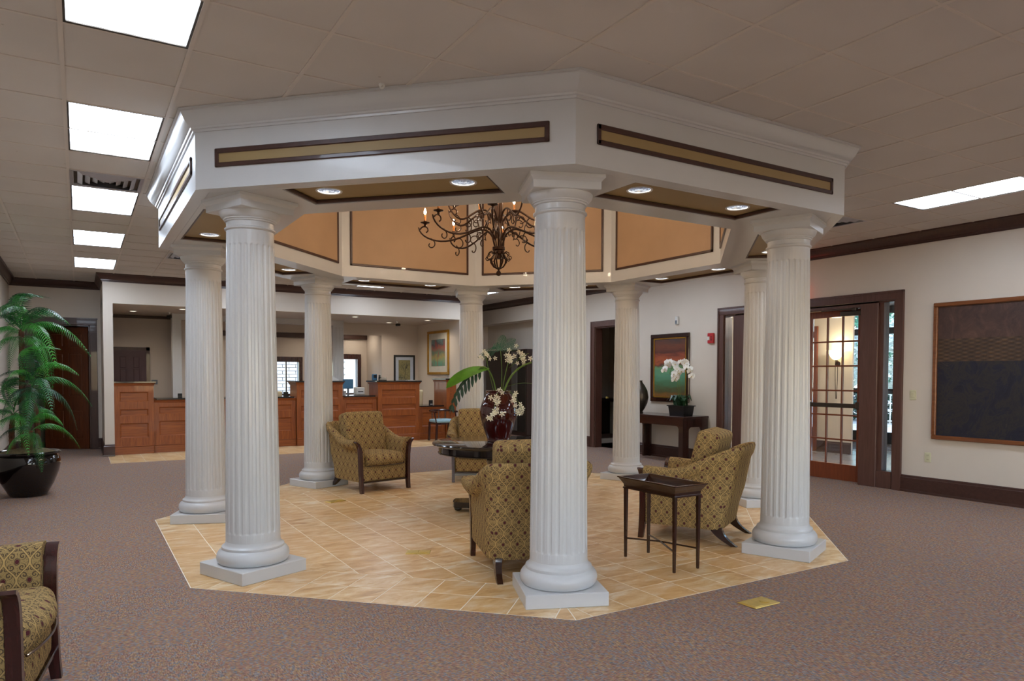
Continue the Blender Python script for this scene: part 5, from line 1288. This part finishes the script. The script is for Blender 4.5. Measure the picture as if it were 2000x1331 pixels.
for x, y, lb in ((5.22, 15.25, 'small round downlight in the teller soffit above the low counter'), (6.99, 15.32, 'small round downlight in the teller soffit before the gold framed print'), (3.4, 15.3, 'small round downlight in the teller soffit over the long low counter'), (1.75, 15.3, 'small round downlight in the teller soffit near the left pier'), (6.5, 16.5, 'small round downlight in the teller soffit behind the security camera'), (.95, 16.3, 'small round downlight in the teller soffit over the back office door'), (3.0, 17.3, 'small round downlight in the back office ceiling, left'), (4.9, 17.4, 'small round downlight in the back office ceiling near the windows'), (6.1, 17.7, 'small round downlight in the passage to the right window')):
    if pd is None:
        pd = empty('soffit_light', (x, y, 2.76), 0, lb, 'downlight', 'downlights in the teller soffit'); MB().lathe([(.06, -.001), (.062, -.006), (.078, -.006), (.08, -.001)], 24).build('trim_ring', 'white', pd, smooth=40); MB().lathe([(.001, -.0035), (.058, -.0035)], 20, caps=False).build('lamp', 'smalllens', pd, smooth=0)
        light('SPOT', 'lamp_beam', (0, 0, -.02), P_TELLER, pd, (1, .86, .68), .04, spot_size=R(150), spot_blend=.9)
    else: dup(pd, (x, y, 2.76), 0, lb)

# ================================================================== VESTIBULE AND OUTSIDE
a = empty('wall_sconce', (12.40, 8.34, 1.76), 0, 'lit glass bowl sconce on a bronze bracket, seen through the french door', 'sconce')
MB().lathe([(.05, 0), (.05, .01), (.02, .015)], 16).build('wall_plate', 'bronze', a, smooth=40).matrix_local = Matrix.Translation((0, 0.06, -.05)) @ Matrix.Rotation(R(-90), 4, 'Y')
m = MB(); m.tube(bezv([(-.01, .06, -.05), (-.10, .06, -.12), (-.14, 0, -.05), (-.14, 0, .02)], 10), .009, 6); m.tube(bezv([(-.14, -.02, .02), (-.12, -.02, -.3), (-.14, -.01, -.72)], 8), .006, 5); m.tube(bezv([(-.14, .02, .02), (-.16, .02, -.3), (-.14, .0, -.72)], 8), .006, 5); m.build('bracket', 'bronze', a, smooth=60)
MB().lathe([(.02, .02), (.05, .03), (.09, .07), (.13, .15), (.17, .20), (.175, .205), (.16, .20), (.08, .09), (.02, .05)], 28, (-.16, 0, 0)).build('glass_bowl', 'sconceglow', a, smooth=50)
light('POINT', 'sconce_light', (-.16, 0, .28), 5, a, (1, .8, .5), .08)
a = empty('ceiling_globe', (11.0, 6.6, 2.995), 0, 'round vestibule ceiling fixture beyond the french door', 'ceiling light')
MB().lathe([(.22, 0), (.22, -.03), (.10, -.09), (.001, -.10)][::-1], 28).build('bowl', 'sconceglow', a, smooth=50)
light('POINT', 'globe_light', (0, 0, -.25), 70, a, (1, .85, .68), .12)
st(MB().box(15.1, 60, -20, 40, -.2, -.02).build('floor', 'concrete', smooth=0)); st(MB().box(-2, 12, 19.0, 24.5, -.1, -.02).build('floor', 'concrete', smooth=0))
# planting strip with a hedge and trees beyond the storefront
def leafy(name, x, y, z0, rx_, ry_, rz_, n, mat, lab, cat, trunk_=None, size=.12, seed=1):
    random.seed(seed); a = empty(name, (x, y, 0), 0, lab, cat); m = MB()
    for k in range(n):
        th, ph = random.uniform(0, 6.283), math.acos(random.uniform(-1, 1)); rr = random.uniform(.55, 1) ** .5
        c = Vector((rx_ * rr * math.sin(ph) * math.cos(th), ry_ * rr * math.sin(ph) * math.sin(th), z0 + rz_ * rr * math.cos(ph)))
        d = Vector((random.gauss(0, 1), random.gauss(0, 1), random.gauss(0, .6))).normalized(); e = d.orthogonal().normalized(); s_ = size * random.uniform(.6, 1.3)
        m.add([c - d * s_, c + e * s_ * .4, c + d * s_, c - e * s_ * .4], [(0, 1, 2, 3)])
    m.build('foliage', mat, a, smooth=0)
    if trunk_: MB().tube([(0, 0, 0), (.05, 0, z0 * .5), (0, .05, z0)], [trunk_, trunk_ * .8, trunk_ * .5], 8).build('trunk', 'bark', a)
    return a
MT['treeleaf'] = plain('sunlit_tree_leaf', '5f9a78', .6, var=.35, scale=3); MT['blossom'] = plain('pale_blossom', 'dfe6dc', .7, var=.1)
MT['treeleaf'].node_tree.nodes['Principled BSDF'].inputs['Roughness'].default_value = .7
leafy('tree', 24, 13.5, 3.4, 2.6, 3.0, 2.4, 5200, 'treeleaf', 'leafy tree outside the storefront, seen through the french door panes', 'tree', .14, .16, 1)
leafy('tree', 30.5, 19.0, 3.8, 2.8, 3.2, 2.8, 5200, 'treeleaf', 'leafy tree outside, farther back than the first', 'tree', .16, .17, 2)
leafy('flowering_tree', 19.6, 11.9, 2.0, .9, 1.1, 1.1, 2600, 'blossom', 'pale flowering tree outside, seen through the narrow sidelight', 'tree', .07, .10, 3)
leafy('hedge', 22.5, 13.6, .55, .8, 4.5, .55, 5200, 'leafdark', 'low dark hedge outside beyond the pale paving', 'hedge', None, .10, 4)
a = empty('garden_bench', (21.2, 10.3, 0), R(20), 'pale metal railing outside beyond the storefront', 'railing'); a.name = 'railing'
m = MB(); m.box(-.03, .03, -2.4, 2.4, .95, 1.0); m.box(-.02, .02, -2.4, 2.4, .12, .16); m.build('rails', 'white', a, smooth=0)
for k in range(13): MB().box(-.015, .015, -2.4 + k * .4 - .015, -2.4 + k * .4 + .015, 0, .98).build('baluster', 'white', a, smooth=0)
# brick wall outside the back office windows
bw = empty('brick_wall', (5.9, 23.4, 0), 0, 'white painted brick wall outside the back office windows', 'wall')
MB().box(-2.2, 2.4, .02, .2, 0, 3.0).build('mortar', 'concrete', bw, smooth=0); br = None
for j in range(20):
    for i in range(9):
        x = -2.0 + i * .42 + (.21 if j % 2 else 0)
        if br is None: br = MB().box(-.2, .2, -.03, .02, -.045, .045, .006).build('brick', 'paint', bw, smooth=0); o_ = br
        else: o_ = br.copy(); COL.objects.link(o_); o_.parent = bw
        o_.location = (x, random.uniform(-.004, .004), .6 + j * .105)
